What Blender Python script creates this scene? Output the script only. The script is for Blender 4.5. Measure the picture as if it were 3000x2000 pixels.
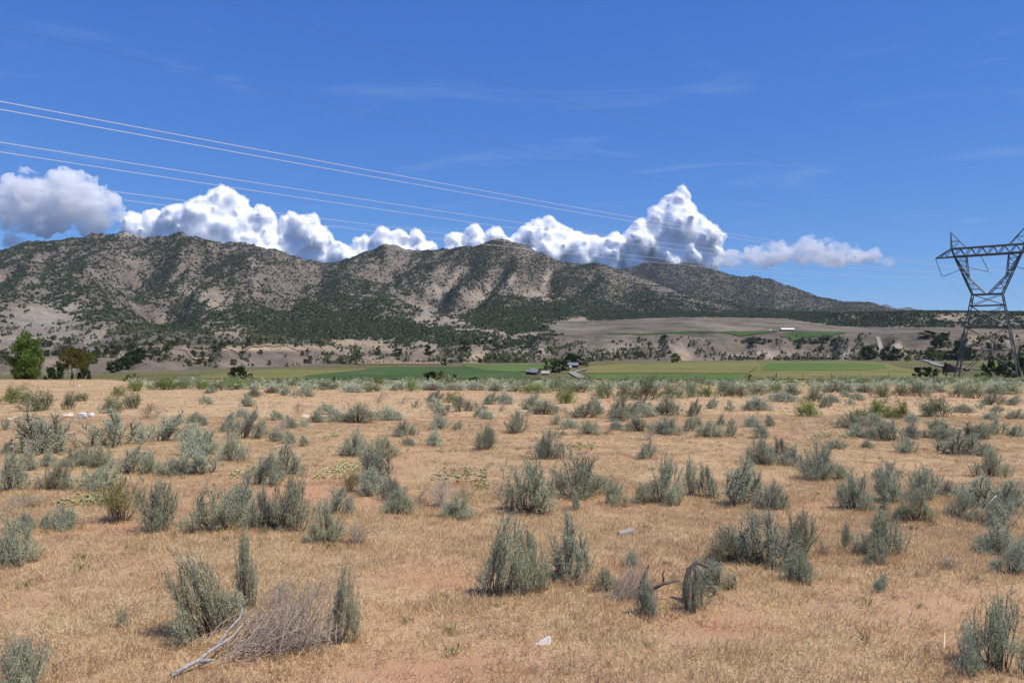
import bpy, bmesh, math, random
import numpy as np
from mathutils import Vector, Matrix

for _o in list(bpy.data.objects):
    bpy.data.objects.remove(_o, do_unlink=True)
SC = bpy.context.scene
COL = SC.collection
F = 2288.0          # focal length in photo pixels (photo is 3000 wide)
HZ = 1035.0         # photo row of the horizon
R = math.radians

# ------------------------------------------------------------------ camera
cam_d = bpy.data.cameras.new('camera')
cam_d.sensor_width = 36.0
cam_d.lens = 36.0 * F / 3000.0
cam_d.shift_y = (HZ - 1000.0) / 3000.0
cam_d.clip_start = 0.1
cam_d.clip_end = 90000.0
cam = bpy.data.objects.new('camera', cam_d)
cam.rotation_euler = (R(90), 0, 0)
COL.objects.link(cam)
SC.camera = cam

# ------------------------------------------------------------------ sky and sun
SUN_EL, SUN_AZ = R(60), R(112)          # azimuth clockwise from +Y: sun to the right, a little behind the camera
world = bpy.data.worlds.new('World')
SC.world = world
world.use_nodes = True
wn, wl = world.node_tree.nodes, world.node_tree.links
wn.clear()
sky = wn.new('ShaderNodeTexSky')
sky.sky_type = 'NISHITA'
sky.sun_disc = False
sky.sun_elevation = SUN_EL
sky.sun_rotation = SUN_AZ
sky.altitude = 1900
sky.air_density = 1.0
sky.dust_density = 0.35
sky.ozone_density = 2.6
gam = wn.new('ShaderNodeHueSaturation')
gam.inputs['Saturation'].default_value = 1.25
bg = wn.new('ShaderNodeBackground')
bg.inputs[1].default_value = 0.13
wout = wn.new('ShaderNodeOutputWorld')
# thin high cirrus, spread over the whole sky
tc = wn.new('ShaderNodeTexCoord')
sep = wn.new('ShaderNodeSeparateXYZ')
wl.new(tc.outputs['Generated'], sep.inputs[0])
mx = wn.new('ShaderNodeMath'); mx.operation = 'MAXIMUM'; mx.inputs[1].default_value = 0.06
wl.new(sep.outputs[2], mx.inputs[0])
dv = []
for k in (0, 1):
    d = wn.new('ShaderNodeMath'); d.operation = 'DIVIDE'
    wl.new(sep.outputs[k], d.inputs[0]); wl.new(mx.outputs[0], d.inputs[1]); dv.append(d)
cmb = wn.new('ShaderNodeCombineXYZ')
wl.new(dv[0].outputs[0], cmb.inputs[0]); wl.new(dv[1].outputs[0], cmb.inputs[1])
mp = wn.new('ShaderNodeMapping')
mp.inputs['Location'].default_value = (3.3, 1.7, 0)
mp.inputs['Rotation'].default_value = (0, 0, R(-24))
mp.inputs['Scale'].default_value = (0.8, 1.2, 1)
wl.new(cmb.outputs[0], mp.inputs[0])
nz = wn.new('ShaderNodeTexNoise')
nz.inputs['Scale'].default_value = 1.1; nz.inputs['Detail'].default_value = 7
nz.inputs['Roughness'].default_value = 0.62; nz.inputs['Distortion'].default_value = 1.1
wl.new(mp.outputs[0], nz.inputs[0])
rp = wn.new('ShaderNodeMapRange')
rp.inputs['From Min'].default_value = 0.56; rp.inputs['From Max'].default_value = 0.86
rp.inputs['To Max'].default_value = 0.17
wl.new(nz.outputs[0], rp.inputs[0])
mixw = wn.new('ShaderNodeMixRGB'); mixw.inputs[2].default_value = (5.2, 5.8, 6.6, 1)
wl.new(sky.outputs[0], gam.inputs['Color'])
# deep polarised-looking blue of the dry high country: one tone curve per channel for the whole sky
spr = wn.new('ShaderNodeSeparateColor'); wl.new(gam.outputs[0], spr.inputs[0])
cbr = wn.new('ShaderNodeCombineColor')
for k, (gain, pw) in enumerate(((0.365, 0.69), (0.565, 0.682), (0.84, 0.408))):
    m0 = wn.new('ShaderNodeMath'); m0.operation = 'MULTIPLY'; m0.inputs[1].default_value = 0.13
    m1 = wn.new('ShaderNodeMath'); m1.operation = 'POWER'; m1.inputs[1].default_value = pw
    m2 = wn.new('ShaderNodeMath'); m2.operation = 'MULTIPLY'; m2.inputs[1].default_value = gain / 0.13
    wl.new(spr.outputs[k], m0.inputs[0]); wl.new(m0.outputs[0], m1.inputs[0]); wl.new(m1.outputs[0], m2.inputs[0]); wl.new(m2.outputs[0], cbr.inputs[k])
wl.new(rp.outputs[0], mixw.inputs[0]); wl.new(cbr.outputs[0], mixw.inputs[1])
wl.new(mixw.outputs[0], bg.inputs[0]); wl.new(bg.outputs[0], wout.inputs[0])

sun_d = bpy.data.lights.new('sun', 'SUN')
sun_d.energy = 4.9
sun_d.angle = R(0.53)
sun_d.color = (1.0, 0.94, 0.84)
sun = bpy.data.objects.new('sun', sun_d)
sdir = Vector((math.sin(SUN_AZ) * math.cos(SUN_EL), math.cos(SUN_AZ) * math.cos(SUN_EL), math.sin(SUN_EL)))
sun.rotation_euler = sdir.to_track_quat('Z', 'Y').to_euler()
sun.location = sdir * 200
COL.objects.link(sun)

vs = SC.view_settings
vs.view_transform = 'Standard'; vs.look = 'None'; vs.exposure = 0.0; vs.gamma = 1.0
cy = SC.cycles
cy.max_bounces = 10; cy.diffuse_bounces = 3; cy.glossy_bounces = 2; cy.transmission_bounces = 4
cy.volume_bounces = 9; cy.transparent_max_bounces = 8
cy.caustics_reflective = False; cy.caustics_refractive = False
cy.volume_step_rate = 0.25
cy.use_denoising = True
cy.denoiser = 'OPENIMAGEDENOISE'
cy.denoising_input_passes = 'RGB_ALBEDO_NORMAL'
cy.denoising_prefilter = 'ACCURATE'
cy.use_adaptive_sampling = False
SC.render.film_transparent = False

# ------------------------------------------------------------------ numpy noise
_rs = np.random.RandomState(7)
_P = np.concatenate([_rs.permutation(256)] * 3)
_G = np.stack([np.cos(np.arange(256) * 2.399), np.sin(np.arange(256) * 2.399)], 1)

def perlin(x, y, seed=0):
    x = np.asarray(x, float) + seed * 17.31; y = np.asarray(y, float) + seed * 9.77
    xi = np.floor(x).astype(int); yi = np.floor(y).astype(int)
    xf, yf = x - xi, y - yi
    xi &= 255; yi &= 255
    u = xf * xf * xf * (xf * (xf * 6 - 15) + 10); v = yf * yf * yf * (yf * (yf * 6 - 15) + 10)
    def g(ix, iy, dx, dy):
        h = _P[_P[ix & 255] + (iy & 255)]
        return _G[h, 0] * dx + _G[h, 1] * dy
    a = g(xi, yi, xf, yf); b = g(xi + 1, yi, xf - 1, yf)
    c = g(xi, yi + 1, xf, yf - 1); d = g(xi + 1, yi + 1, xf - 1, yf - 1)
    return (a + u * (b - a)) * (1 - v) + (c + u * (d - c)) * v

def fbm(x, y, seed=0, o=4):
    s, a = 0, 1.0
    for k in range(o):
        s = s + a * perlin(x, y, seed + k * 3); x = x * 2.03; y = y * 2.03; a *= 0.5
    return s

def ridged(x, y, seed=0, o=4):
    s, a = 0, 1.0
    for k in range(o):
        s = s + a * (1 - np.abs(perlin(x, y, seed + k * 3)) * 2.2); x = x * 2.1; y = y * 2.1; a *= 0.5
    return s / 1.9

def sst(a, b, x):
    t = np.clip((x - a) / (b - a), 0, 1)
    return t * t * (3 - 2 * t)

# ------------------------------------------------------------------ terrain height
# sections through the country, each a row of (distance, photo row) from the foot of the bluffs up to the crest
SECT = {
    -900: [(400, 1100), (520, 1050), (900, 990), (1450, 880), (2300, 770)],
    0:    [(430, 1096), (570, 1040), (820, 990), (1400, 875), (2200, 727)],
    250:  [(450, 1093), (590, 1045), (860, 985), (1450, 865), (2250, 688)],
    500:  [(500, 1086), (620, 1024), (950, 975), (1600, 855), (2350, 692)],
    750:  [(600, 1078), (720, 1020), (1100, 968), (1750, 862), (2400, 722)],
    937:  [(720, 1071), (840, 1018), (1250, 955), (1900, 862), (2600, 772)],
    1129: [(800, 1063), (910, 1020), (1400, 950), (2100, 855), (2800, 716)],
    1288: [(800, 1063), (930, 1020), (1450, 945), (2150, 858), (2850, 736)],
    1467: [(780, 1063), (880, 1006), (1500, 940), (2150, 850), (2850, 707)],
    1607: [(800, 1061), (880, 1002), (1550, 940), (2200, 858), (2900, 752)],
    1747: [(820, 1059), (890, 1000), (1650, 938), (2250, 868), (2900, 769)],
    1850: [(840, 1057), (900, 998), (1700, 933), (2300, 880), (2900, 803)],
    2000: [(860, 1056), (920, 994), (1750, 927), (2300, 900), (2800, 855)],
    2150: [(880, 1055), (930, 990), (1800, 928), (2400, 914), (2800, 890)],
    2300: [(880, 1055), (930, 988), (1800, 932), (2300, 922), (2800, 914)],
    2450: [(850, 1054), (900, 986), (1480, 955), (1620, 922), (2800, 917)],
    2600: [(800, 1056), (850, 988), (1380, 958), (1520, 917), (2800, 916)],
    2750: [(760, 1056), (820, 984), (1330, 958), (1460, 914), (2800, 915)],
    3000: [(700, 1056), (780, 984), (1280, 962), (1400, 917), (2800, 915)],
    3900: [(650, 1058), (740, 984), (1200, 962), (1350, 917), (2800, 915)],
}
_pk = np.array(sorted(SECT)); _sv = np.array([SECT[k] for k in sorted(SECT)], float)
CREST = np.array([(-900, 770), (-300, 740), (0, 727), (80, 712), (166, 699), (260, 690), (363, 676), (421, 690), (455, 697), (491, 696), (529, 682),
    (560, 689), (600, 700), (660, 712), (714, 714), (791, 728), (867, 750), (937, 772), (1008, 761), (1070, 738), (1129, 716), (1160, 723), (1186, 731),
    (1240, 736), (1288, 736), (1340, 730), (1390, 717), (1440, 708), (1467, 706), (1500, 709), (1531, 717), (1570, 734), (1607, 752), (1650, 763), (1684, 768),
    (1715, 766), (1747, 768), (1780, 777), (1811, 790), (1860, 808), (1920, 830), (2000, 855), (2150, 890), (2300, 914), (2450, 917), (3900, 915)], float)

def edge_y(px):
    return np.interp(px, [300, 420, 2250, 2560, 3300], [126, 119, 119, 215, 240])

def notch(px):
    n = 1.7 * perlin(px / 150.0, px * 0 + 0.37, 57) + 0.55 * perlin(px / 62.0, px * 0 + 0.71, 58)
    return sst(-0.42, 0.12, n)

def H(X, Y, detail=True, carve=True):
    X = np.asarray(X, float); Y = np.asarray(Y, float)
    Ys = np.maximum(Y, 2.0)
    px = 1500 + F * X / Ys
    pxc = np.clip(px, -900, 3900)
    ye = edge_y(pxc)
    fg = -1.7 - 0.024 * np.clip(Y, -400, 400)
    fg = fg + 0.55 * sst(60, 120, Ys) * sst(420, 300, pxc)
    if detail:
        r = np.hypot(X, Y)
        fg = fg + 0.03 * perlin(X / 0.9, Y / 0.9, 1) * sst(60, 10, r) + 0.06 * perlin(X / 4, Y / 4, 2) + 0.12 * perlin(X / 17, Y / 17, 3) * sst(5, 30, r)
    # warp the sections sideways into spurs and gullies
    y0 = np.interp(pxc, _pk, _sv[:, 0, 0]); y1 = np.interp(pxc, _pk, _sv[:, 1, 0]); y2 = np.interp(pxc, _pk, _sv[:, 2, 0])
    Yw = Ys
    if detail:
        bl = sst(0.86, 1.02, Ys / y0) * sst(1.35, 1.1, Ys / y1)
        Yw = Yw + bl * (70 * (ridged(X / 95, Y / 170, 5, 4) - 0.62) + 130 * (ridged(X / 260 + 0.3, Y / 500, 37, 2) - 0.62) + 10 * fbm(X / 23, Y / 40, 6, 3))
        ycr = np.interp(pxc, _pk, _sv[:, 4, 0])
        mt = sst(0.95, 1.2, Ys / y2) * sst(2500, 2250, pxc) * (1 - 0.75 * sst(0.8, 1.0, Ys / ycr))
        Yw = Yw + mt * (210 * (ridged(X / 560 + 0.45 * Y / 700, Y / 1500, 8, 2) - 0.6) + 185 * (ridged(X / 190 + 0.3 * Y / 300, Y / 520, 11, 4) - 0.6))
        rb = sst(2330, 2480, pxc) * sst(1200, 1330, Ys) * sst(2100, 1750, Ys)
        Yw = Yw + rb * 60 * (ridged(X / 120, Y / 260, 15, 3) - 0.6)
    lv = [(ye, -1.7 - 0.024 * ye), (ye + 35, -1.7 - 0.024 * ye - 3.2), (ye * 1.25 + 110, -10.3 + 0 * ye)]
    for k in range(5):
        yk = np.interp(pxc, _pk, _sv[:, k, 0])
        pk = np.interp(pxc, _pk, _sv[:, k, 1]) if k < 4 else np.interp(pxc, CREST[:, 0], CREST[:, 1])
        zk = (HZ - pk) / F * yk
        if k == 1 and detail:          # side hollows cut the edge of the bench
            zk = lv[-1][1] + (zk - lv[-1][1]) * (0.38 + 0.62 * notch(pxc))
            yk = yk + 45 * sst(1300, 1450, pxc)
            lv.append((yk, zk))
            y2k = np.interp(pxc, _pk, _sv[:, 2, 0]); z2k = (HZ - np.interp(pxc, _pk, _sv[:, 2, 1])) / F * y2k
            z1k = (HZ - pk) / F * (yk - 45 * sst(1300, 1450, pxc))
            tb_ = np.minimum(130.0, 0.4 * (y2k - yk)) / (y2k - yk)
            lv.append((yk + tb_ * (y2k - yk), z1k + (z2k - z1k) * tb_))
            continue
        lv.append((yk, zk))
    yc, zc = lv[-1]
    lv.append((yc + 700, zc - np.where(pxc > 2250, 5, 260)))
    z = fg.copy()
    for (ya, za), (yb, zb) in zip(lv[:-1], lv[1:]):
        m = (Yw >= ya) & (Yw < yb)
        t = np.clip((Yw - ya) / np.maximum(yb - ya, 1e-3), 0, 1)
        z = np.where(m, za + t * (zb - za), z)
    z = np.where(Yw >= lv[-1][0], lv[-1][1], z)
    if detail:
        hill = sst(0.9, 1.1, Ys / y0)
        z = z + hill * (1.0 * fbm(X / 30, Y / 30, 21, 3) + bl * 2.6 * (ridged(X / 38, Y / 55, 23, 3) - 0.6))
        ap = sst(1.0, 1.25, Ys / y1) * sst(1500, 1300, pxc)
        z = z + ap * 14 * (ridged(X / 120 + 0.3 * Y / 200, Y / 260, 33, 4) - 0.6)
        mt2 = sst(1.0, 1.35, Ys / y2) * sst(2500, 2200, pxc)
        z = z + mt2 * (10 * fbm(X / 260, Y / 260, 25, 3) + 15 * (ridged(X / 95, Y / 140, 28, 4) - 0.6) + 5 * (ridged(X / 38, Y / 46, 35, 3) - 0.6))
        if carve and CARVE:
            for pts, depth, width in CARVE:
                d = np.full(X.shape, 1e9)
                for (ax, ay), (bx_, by_) in zip(pts[:-1], pts[1:]):
                    vx, vy = bx_ - ax, by_ - ay
                    t = np.clip(((X - ax) * vx + (Y - ay) * vy) / (vx * vx + vy * vy + 1e-9), 0, 1)
                    d = np.minimum(d, np.hypot(X - ax - t * vx, (Y - ay - t * vy) * 0.6))
                z = z - depth * np.exp(-(d / width) ** 2) * mt2 * sst(0.99, 0.86, Ys / yc)
    return z
CARVE = []

def ray(px, py, y_from=2.0, y_to=3300.0, detail=False):
    """first point of the terrain seen along the sight line of a photo pixel"""
    Ys = np.geomspace(y_from, y_to, 2200)
    u = (px - 1500) / F
    z = H(u * Ys, Ys, detail)
    ln = (HZ - py) / F * Ys
    k = np.argmax(z >= ln)
    if z[k] < ln[k]:
        k = len(Ys) - 1
    return u * Ys[k], Ys[k], z[k]

def hz(x, y):
    return float(H(np.array([x]), np.array([y]))[0])

for pts, dep, wid in [
    ([(491, 696), (440, 730), (385, 775), (430, 825), (460, 860)], 55, 60),
    ([(640, 715), (568, 779), (500, 825), (460, 860), (520, 905)], 55, 60),
    ([(937, 772), (900, 820), (860, 870)], 45, 70),
    ([(1200, 735), (1150, 790), (1210, 840), (1330, 890)], 40, 70),
    ([(1400, 740), (1330, 800), (1290, 850)], 45, 45),
    ([(1480, 740), (1440, 800), (1370, 870), (1345, 892)], 50, 45),
    ([(1640, 765), (1590, 820), (1560, 850)], 45, 45),
    ([(1760, 775), (1710, 820), (1690, 850)], 40, 45),
    ([(250, 880), (215, 950), (190, 1000)], 28, 45),
    ([(1850, 815), (1830, 850), (1860, 890)], 30, 60),
]:
    CARVE.append(([ray(x, y)[:2] for x, y in pts], dep, wid))

# ------------------------------------------------------------------ mesh helpers
def mesh_np(name, verts, faces, smooth=False):
    """verts (n,3); faces: int array (m,k) or a list of such arrays"""
    me = bpy.data.meshes.new(name)
    fl = faces if isinstance(faces, list) else [faces]
    fl = [np.asarray(f, np.int32) for f in fl if len(f)]
    verts = np.asarray(verts, np.float32)
    me.vertices.add(len(verts)); me.vertices.foreach_set('co', verts.ravel())
    loops = np.concatenate([f.ravel() for f in fl])
    tot = np.concatenate([np.full(len(f), f.shape[1], np.int32) for f in fl])
    st = np.concatenate([[0], np.cumsum(tot)[:-1]]).astype(np.int32)
    me.loops.add(len(loops)); me.loops.foreach_set('vertex_index', loops)
    me.polygons.add(len(tot)); me.polygons.foreach_set('loop_start', st); me.polygons.foreach_set('loop_total', tot)
    me.polygons.foreach_set('use_smooth', np.full(len(tot), smooth))
    me.update(calc_edges=True)
    return me

def obj(name, me, mat=None, parent=None):
    o = bpy.data.objects.new(name, me)
    COL.objects.link(o)
    if mat is not None and me is not None and not me.materials:
        me.materials.append(mat)
    if parent is not None:
        o.parent = parent
    return o

def tag(o, label=None, cat=None, group=None, kind=None):
    if label: o['label'] = label
    if cat: o['category'] = cat
    if group: o['group'] = group
    if kind: o['kind'] = kind
    return o

def thing(name, label, cat, loc=(0, 0, 0), rz=0.0, scale=None, group=None):
    o = bpy.data.objects.new(name, None)
    o.empty_display_size = 0.1
    COL.objects.link(o)
    o.location = loc; o.rotation_euler = (0, 0, rz)
    if scale: o.scale = scale
    return tag(o, label, cat, group)

def grid_faces(nr, nc):
    i = np.arange((nr - 1) * (nc - 1)); r = i // (nc - 1); c = i % (nc - 1)
    a = r * nc + c
    return np.stack([a, a + 1, a + nc + 1, a + nc], 1)

def vattr(me, name, vals):
    vals = np.asarray(vals, np.float32)
    if vals.ndim == 2:
        a = me.attributes.new(name, 'FLOAT_COLOR', 'POINT')
        a.data.foreach_set('color', np.concatenate([vals, np.ones((len(vals), 1), np.float32)], 1).ravel())
    else:
        a = me.attributes.new(name, 'FLOAT', 'POINT')
        a.data.foreach_set('value', vals)

class Bld:
    """collects tubes, boxes and loose leaf faces into one mesh"""
    def __init__(s): s.v = []; s.q = []; s.t = []; s.n = 0
    def add(s, v, q=None, t=None):
        v = np.asarray(v, float)
        if q is not None and len(q): s.q.append(np.asarray(q) + s.n)
        if t is not None and len(t): s.t.append(np.asarray(t) + s.n)
        s.v.append(v); s.n += len(v)
    def tube(s, P, rad, k=5, cap=True):
        P = np.asarray(P, float); rad = np.broadcast_to(np.asarray(rad, float), (len(P),))
        T = np.gradient(P, axis=0); T /= np.linalg.norm(T, axis=1, keepdims=True) + 1e-9
        ref = np.array([0, 0, 1.0]) if abs(T[0, 2]) < 0.8 else np.array([1.0, 0, 0])
        A = np.cross(T, ref); A /= np.linalg.norm(A, axis=1, keepdims=True) + 1e-9
        B = np.cross(T, A)
        an = np.arange(k) * 2 * math.pi / k
        ring = P[:, None] + rad[:, None, None] * (A[:, None] * np.cos(an)[None, :, None] + B[:, None] * np.sin(an)[None, :, None])
        n = len(P)
        i = np.arange((n - 1) * k); r = i // k; c = i % k
        q = np.stack([r * k + c, r * k + (c + 1) % k, (r + 1) * k + (c + 1) % k, (r + 1) * k + c], 1)
        v = ring.reshape(-1, 3); t = []
        if cap:
            v = np.concatenate([v, P[:1], P[-1:]])
            b = n * k
            t = [(b, (c + 1) % k, c) for c in range(k)] + [(b + 1, (n - 1) * k + c, (n - 1) * k + (c + 1) % k) for c in range(k)]
        s.add(v, q, t)
    def box(s, lo, hi, M=None):
        lo = np.array(lo, float); hi = np.array(hi, float)
        v = np.array([[(lo, hi)[i][0], (lo, hi)[j][1], (lo, hi)[k][2]] for i in (0, 1) for j in (0, 1) for k in (0, 1)])
        q = [(0, 1, 3, 2), (4, 6, 7, 5), (0, 4, 5, 1), (2, 3, 7, 6), (0, 2, 6, 4), (1, 5, 7, 3)]
        if M is not None: v = v @ np.array(M)[:3, :3].T + np.array(M)[:3, 3]
        s.add(v, q)
    def bar(s, a, b, w):
        """angle-iron bar: square section"""
        s.tube(np.array([a, b], float), w * 0.7071, 4)
    def leaves(s, P, D, L, W, rng):
        """rhombic leaf faces"""
        n = len(P)
        D = D / (np.linalg.norm(D, axis=1, keepdims=True) + 1e-9)
        rnd = rng.normal(size=(n, 3))
        S = np.cross(D, rnd); S /= np.linalg.norm(S, axis=1, keepdims=True) + 1e-9
        L = np.broadcast_to(L, (n,))[:, None]; W = np.broadcast_to(W, (n,))[:, None]
        v = np.stack([P, P + D * L * 0.55 + S * W * 0.5, P + D * L, P + D * L * 0.55 - S * W * 0.5], 1).reshape(-1, 3)
        s.add(v, np.arange(4 * n).reshape(n, 4))
    def build(s, name, smooth=False):
        v = np.concatenate(s.v) if s.v else np.zeros((0, 3))
        return mesh_np(name, v, [np.concatenate(x) for x in (s.q, s.t) if x], smooth)

# ------------------------------------------------------------------ materials
def mat(name, col=(0.5, 0.5, 0.5), rough=0.9, spec=0.2, metal=0.0):
    m = bpy.data.materials.new(name); m.use_nodes = True
    b = m.node_tree.nodes['Principled BSDF']
    b.inputs['Base Color'].default_value = (*col, 1); b.inputs['Roughness'].default_value = rough
    b.inputs['Specular IOR Level'].default_value = spec; b.inputs['Metallic'].default_value = metal
    return m
def N(m, typ, **kw):
    n = m.node_tree.nodes.new(typ)
    for k, v in kw.items():
        if k in n.inputs: n.inputs[k].default_value = v
        else: setattr(n, k, v)
    return n
def LK(m, a, b): m.node_tree.links.new(a, b)
def noise(m, scale, detail=4, rough=0.55, coord='Object', stretch=None):
    t = N(m, 'ShaderNodeTexCoord')
    n = N(m, 'ShaderNodeTexNoise', Scale=scale, Detail=detail, Roughness=rough)
    src = t.outputs[coord]
    if stretch:
        mpn = N(m, 'ShaderNodeMapping'); mpn.inputs['Scale'].default_value = stretch
        LK(m, src, mpn.inputs[0]); src = mpn.outputs[0]
    LK(m, src, n.inputs['Vector'])
    return n
def ramp(m, src, stops):
    r = N(m, 'ShaderNodeValToRGB')
    el = r.color_ramp.elements
    while len(el) < len(stops): el.new(0.5)
    for e, (p, c) in zip(el, stops):
        e.position = p; e.color = (*c, 1)
    LK(m, src, r.inputs[0])
    return r
def mixc(m, fac, a, b, typ='MIX'):
    x = N(m, 'ShaderNodeMixRGB', blend_type=typ)
    for i, s in ((0, fac), (1, a), (2, b)):
        if hasattr(s, 'is_linked') or hasattr(s, 'links'): LK(m, s, x.inputs[i])
        else: x.inputs[i].default_value = s if i == 0 else (*s, 1)
    return x
def bump(m, src, strength, dist):
    b = N(m, 'ShaderNodeBump', Strength=strength, Distance=dist)
    LK(m, src, b.inputs['Height'])
    LK(m, b.outputs[0], m.node_tree.nodes['Principled BSDF'].inputs['Normal'])
def base(m): return m.node_tree.nodes['Principled BSDF'].inputs['Base Color']

def leaf_mat(name, c1, c2, c3=None, trans=0.25, island=True):
    m = bpy.data.materials.new(name); m.use_nodes = True
    nt = m.node_tree; nt.nodes.clear()
    out = N(m, 'ShaderNodeOutputMaterial')
    geo = N(m, 'ShaderNodeNewGeometry')
    oi = N(m, 'ShaderNodeObjectInfo')
    r = ramp(m, geo.outputs['Random Per Island'], [(0.0, c1), (0.6, c2), (1.0, c3 or c2)])
    hs = N(m, 'ShaderNodeHueSaturation')
    mr = N(m, 'ShaderNodeMapRange'); mr.inputs['To Min'].default_value = 0.78; mr.inputs['To Max'].default_value = 1.2
    LK(m, oi.outputs['Random'], mr.inputs[0]); LK(m, mr.outputs[0], hs.inputs['Value'])
    mh = N(m, 'ShaderNodeMath', operation='MULTIPLY_ADD'); mh.inputs[1].default_value = 0.03; mh.inputs[2].default_value = 0.485
    LK(m, oi.outputs['Random'], mh.inputs[0]); LK(m, mh.outputs[0], hs.inputs['Hue'])
    LK(m, r.outputs[0], hs.inputs['Color'])
    d = N(m, 'ShaderNodeBsdfDiffuse'); t = N(m, 'ShaderNodeBsdfTranslucent'); mxs = N(m, 'ShaderNodeMixShader')
    mxs.inputs[0].default_value = trans
    LK(m, hs.outputs[0], d.inputs[0]); LK(m, hs.outputs[0], t.inputs[0])
    LK(m, d.outputs[0], mxs.inputs[1]); LK(m, t.outputs[0], mxs.inputs[2]); LK(m, mxs.outputs[0], out.inputs[0])
    return m

M = {}
M['sage'] = leaf_mat('sage_leaf', (0.37, 0.395, 0.24), (0.505, 0.525, 0.335), (0.62, 0.625, 0.43), 0.28)
M['sage_dark'] = leaf_mat('sage_leaf_blue', (0.34, 0.36, 0.235), (0.47, 0.49, 0.335), (0.585, 0.60, 0.435), 0.25)
M['rabbit'] = leaf_mat('rabbitbrush_leaf', (0.24, 0.25, 0.08), (0.36, 0.34, 0.12), (0.45, 0.38, 0.17), 0.25)
M['green'] = leaf_mat('greasewood_leaf', (0.20, 0.245, 0.12), (0.30, 0.34, 0.18), (0.38, 0.38, 0.24), 0.22)
M['lime'] = leaf_mat('bright_shrub_leaf', (0.17, 0.24, 0.06), (0.27, 0.33, 0.09), (0.33, 0.36, 0.14), 0.3)
M['tumble'] = leaf_mat('dry_shrub_leaf', (0.22, 0.17, 0.12), (0.32, 0.26, 0.19), (0.42, 0.37, 0.28), 0.1)
M['cottonwood'] = leaf_mat('cottonwood_leaf', (0.08, 0.125, 0.024), (0.135, 0.19, 0.04), (0.21, 0.25, 0.07), 0.3)
M['dark_tree'] = leaf_mat('dark_tree_leaf', (0.025, 0.05, 0.018), (0.045, 0.075, 0.028), (0.075, 0.11, 0.04), 0.15)
M['rust_tree'] = leaf_mat('rust_leaf', (0.10, 0.12, 0.03), (0.16, 0.165, 0.05), (0.26, 0.185, 0.07), 0.25)
M['olive_tree'] = leaf_mat('olive_leaf', (0.10, 0.13, 0.03), (0.16, 0.18, 0.05), (0.22, 0.22, 0.07), 0.25)
M['juniper'] = leaf_mat('juniper_leaf', (0.04, 0.05, 0.022), (0.065, 0.078, 0.035), (0.10, 0.10, 0.05), 0.1)
M['cactus'] = leaf_mat('cactus_pad', (0.28, 0.30, 0.13), (0.40, 0.38, 0.19), (0.48, 0.44, 0.26), 0.1)
M['grass'] = leaf_mat('dry_grass', (0.565, 0.39, 0.21), (0.72, 0.54, 0.315), (0.86, 0.715, 0.465), 0.4)
M['weed'] = leaf_mat('green_weed', (0.17, 0.20, 0.07), (0.24, 0.26, 0.10), (0.30, 0.30, 0.15), 0.3)

def wood_mat(name, c1, c2, sc=30):
    m = mat(name, c1, 0.9, 0.15)
    n = noise(m, sc, 5, 0.65, 'Object')
    r = ramp(m, n.outputs[0], [(0.3, c1), (0.7, c2)])
    LK(m, r.outputs[0], base(m)); bump(m, n.outputs[0], 0.6, 0.01)
    return m
M['stem'] = wood_mat('sage_wood', (0.10, 0.075, 0.055), (0.22, 0.175, 0.135))
M['deadwood'] = wood_mat('dead_twig', (0.40, 0.31, 0.22), (0.62, 0.52, 0.41))
M['drift'] = wood_mat('weathered_wood', (0.20, 0.18, 0.165), (0.52, 0.49, 0.46), 55)
M['bark'] = wood_mat('bark', (0.05, 0.04, 0.03), (0.12, 0.09, 0.07), 6)
M['straw'] = mat('straw_stick', (0.62, 0.52, 0.30))
M['steel'] = mat('galvanised_steel', (0.085, 0.088, 0.095), 0.5, 0.4, 0.2)
M['wire'] = mat('aluminium_wire', (0.60, 0.60, 0.60), 0.55, 0.4, 0.25)
M['wire_thin'] = mat('dull_wire', (0.12, 0.13, 0.15), 0.7, 0.2, 0.2)
M['insul'] = mat('insulator', (0.13, 0.14, 0.15), 0.35, 0.5)
M['post'] = mat('fence_post', (0.10, 0.085, 0.07))
M['barn_roof'] = mat('white_metal_roof', (0.82, 0.83, 0.84), 0.5, 0.4)
M['barn_wall'] = mat('rusty_board_wall', (0.16, 0.09, 0.075))
M['grey_roof'] = mat('grey_roof', (0.20, 0.20, 0.21), 0.6, 0.3)
M['brown_wall'] = mat('brown_wall', (0.10, 0.065, 0.05))
M['pale_wall'] = mat('pale_wall', (0.40, 0.36, 0.31))
M['dark_open'] = mat('dark_opening', (0.02, 0.02, 0.022), 0.3, 0.5)
M['white_paint'] = mat('white_paint', (0.8, 0.8, 0.8), 0.35, 0.5)
M['tyre'] = mat('tyre', (0.02, 0.02, 0.02))

def rock_mat(name, c1, c2):
    m = mat(name, c1, 0.9, 0.2)
    n = noise(m, 6, 6, 0.65)
    LK(m, ramp(m, n.outputs[0], [(0.35, c1), (0.65, c2)]).outputs[0], base(m)); bump(m, n.outputs[0], 0.5, 0.03)
    return m
M['white_rock'] = rock_mat('white_rock', (0.60, 0.57, 0.53), (0.80, 0.78, 0.75))
M['tan_rock'] = rock_mat('tan_rock', (0.55, 0.42, 0.26), (0.78, 0.70, 0.55))

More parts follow.
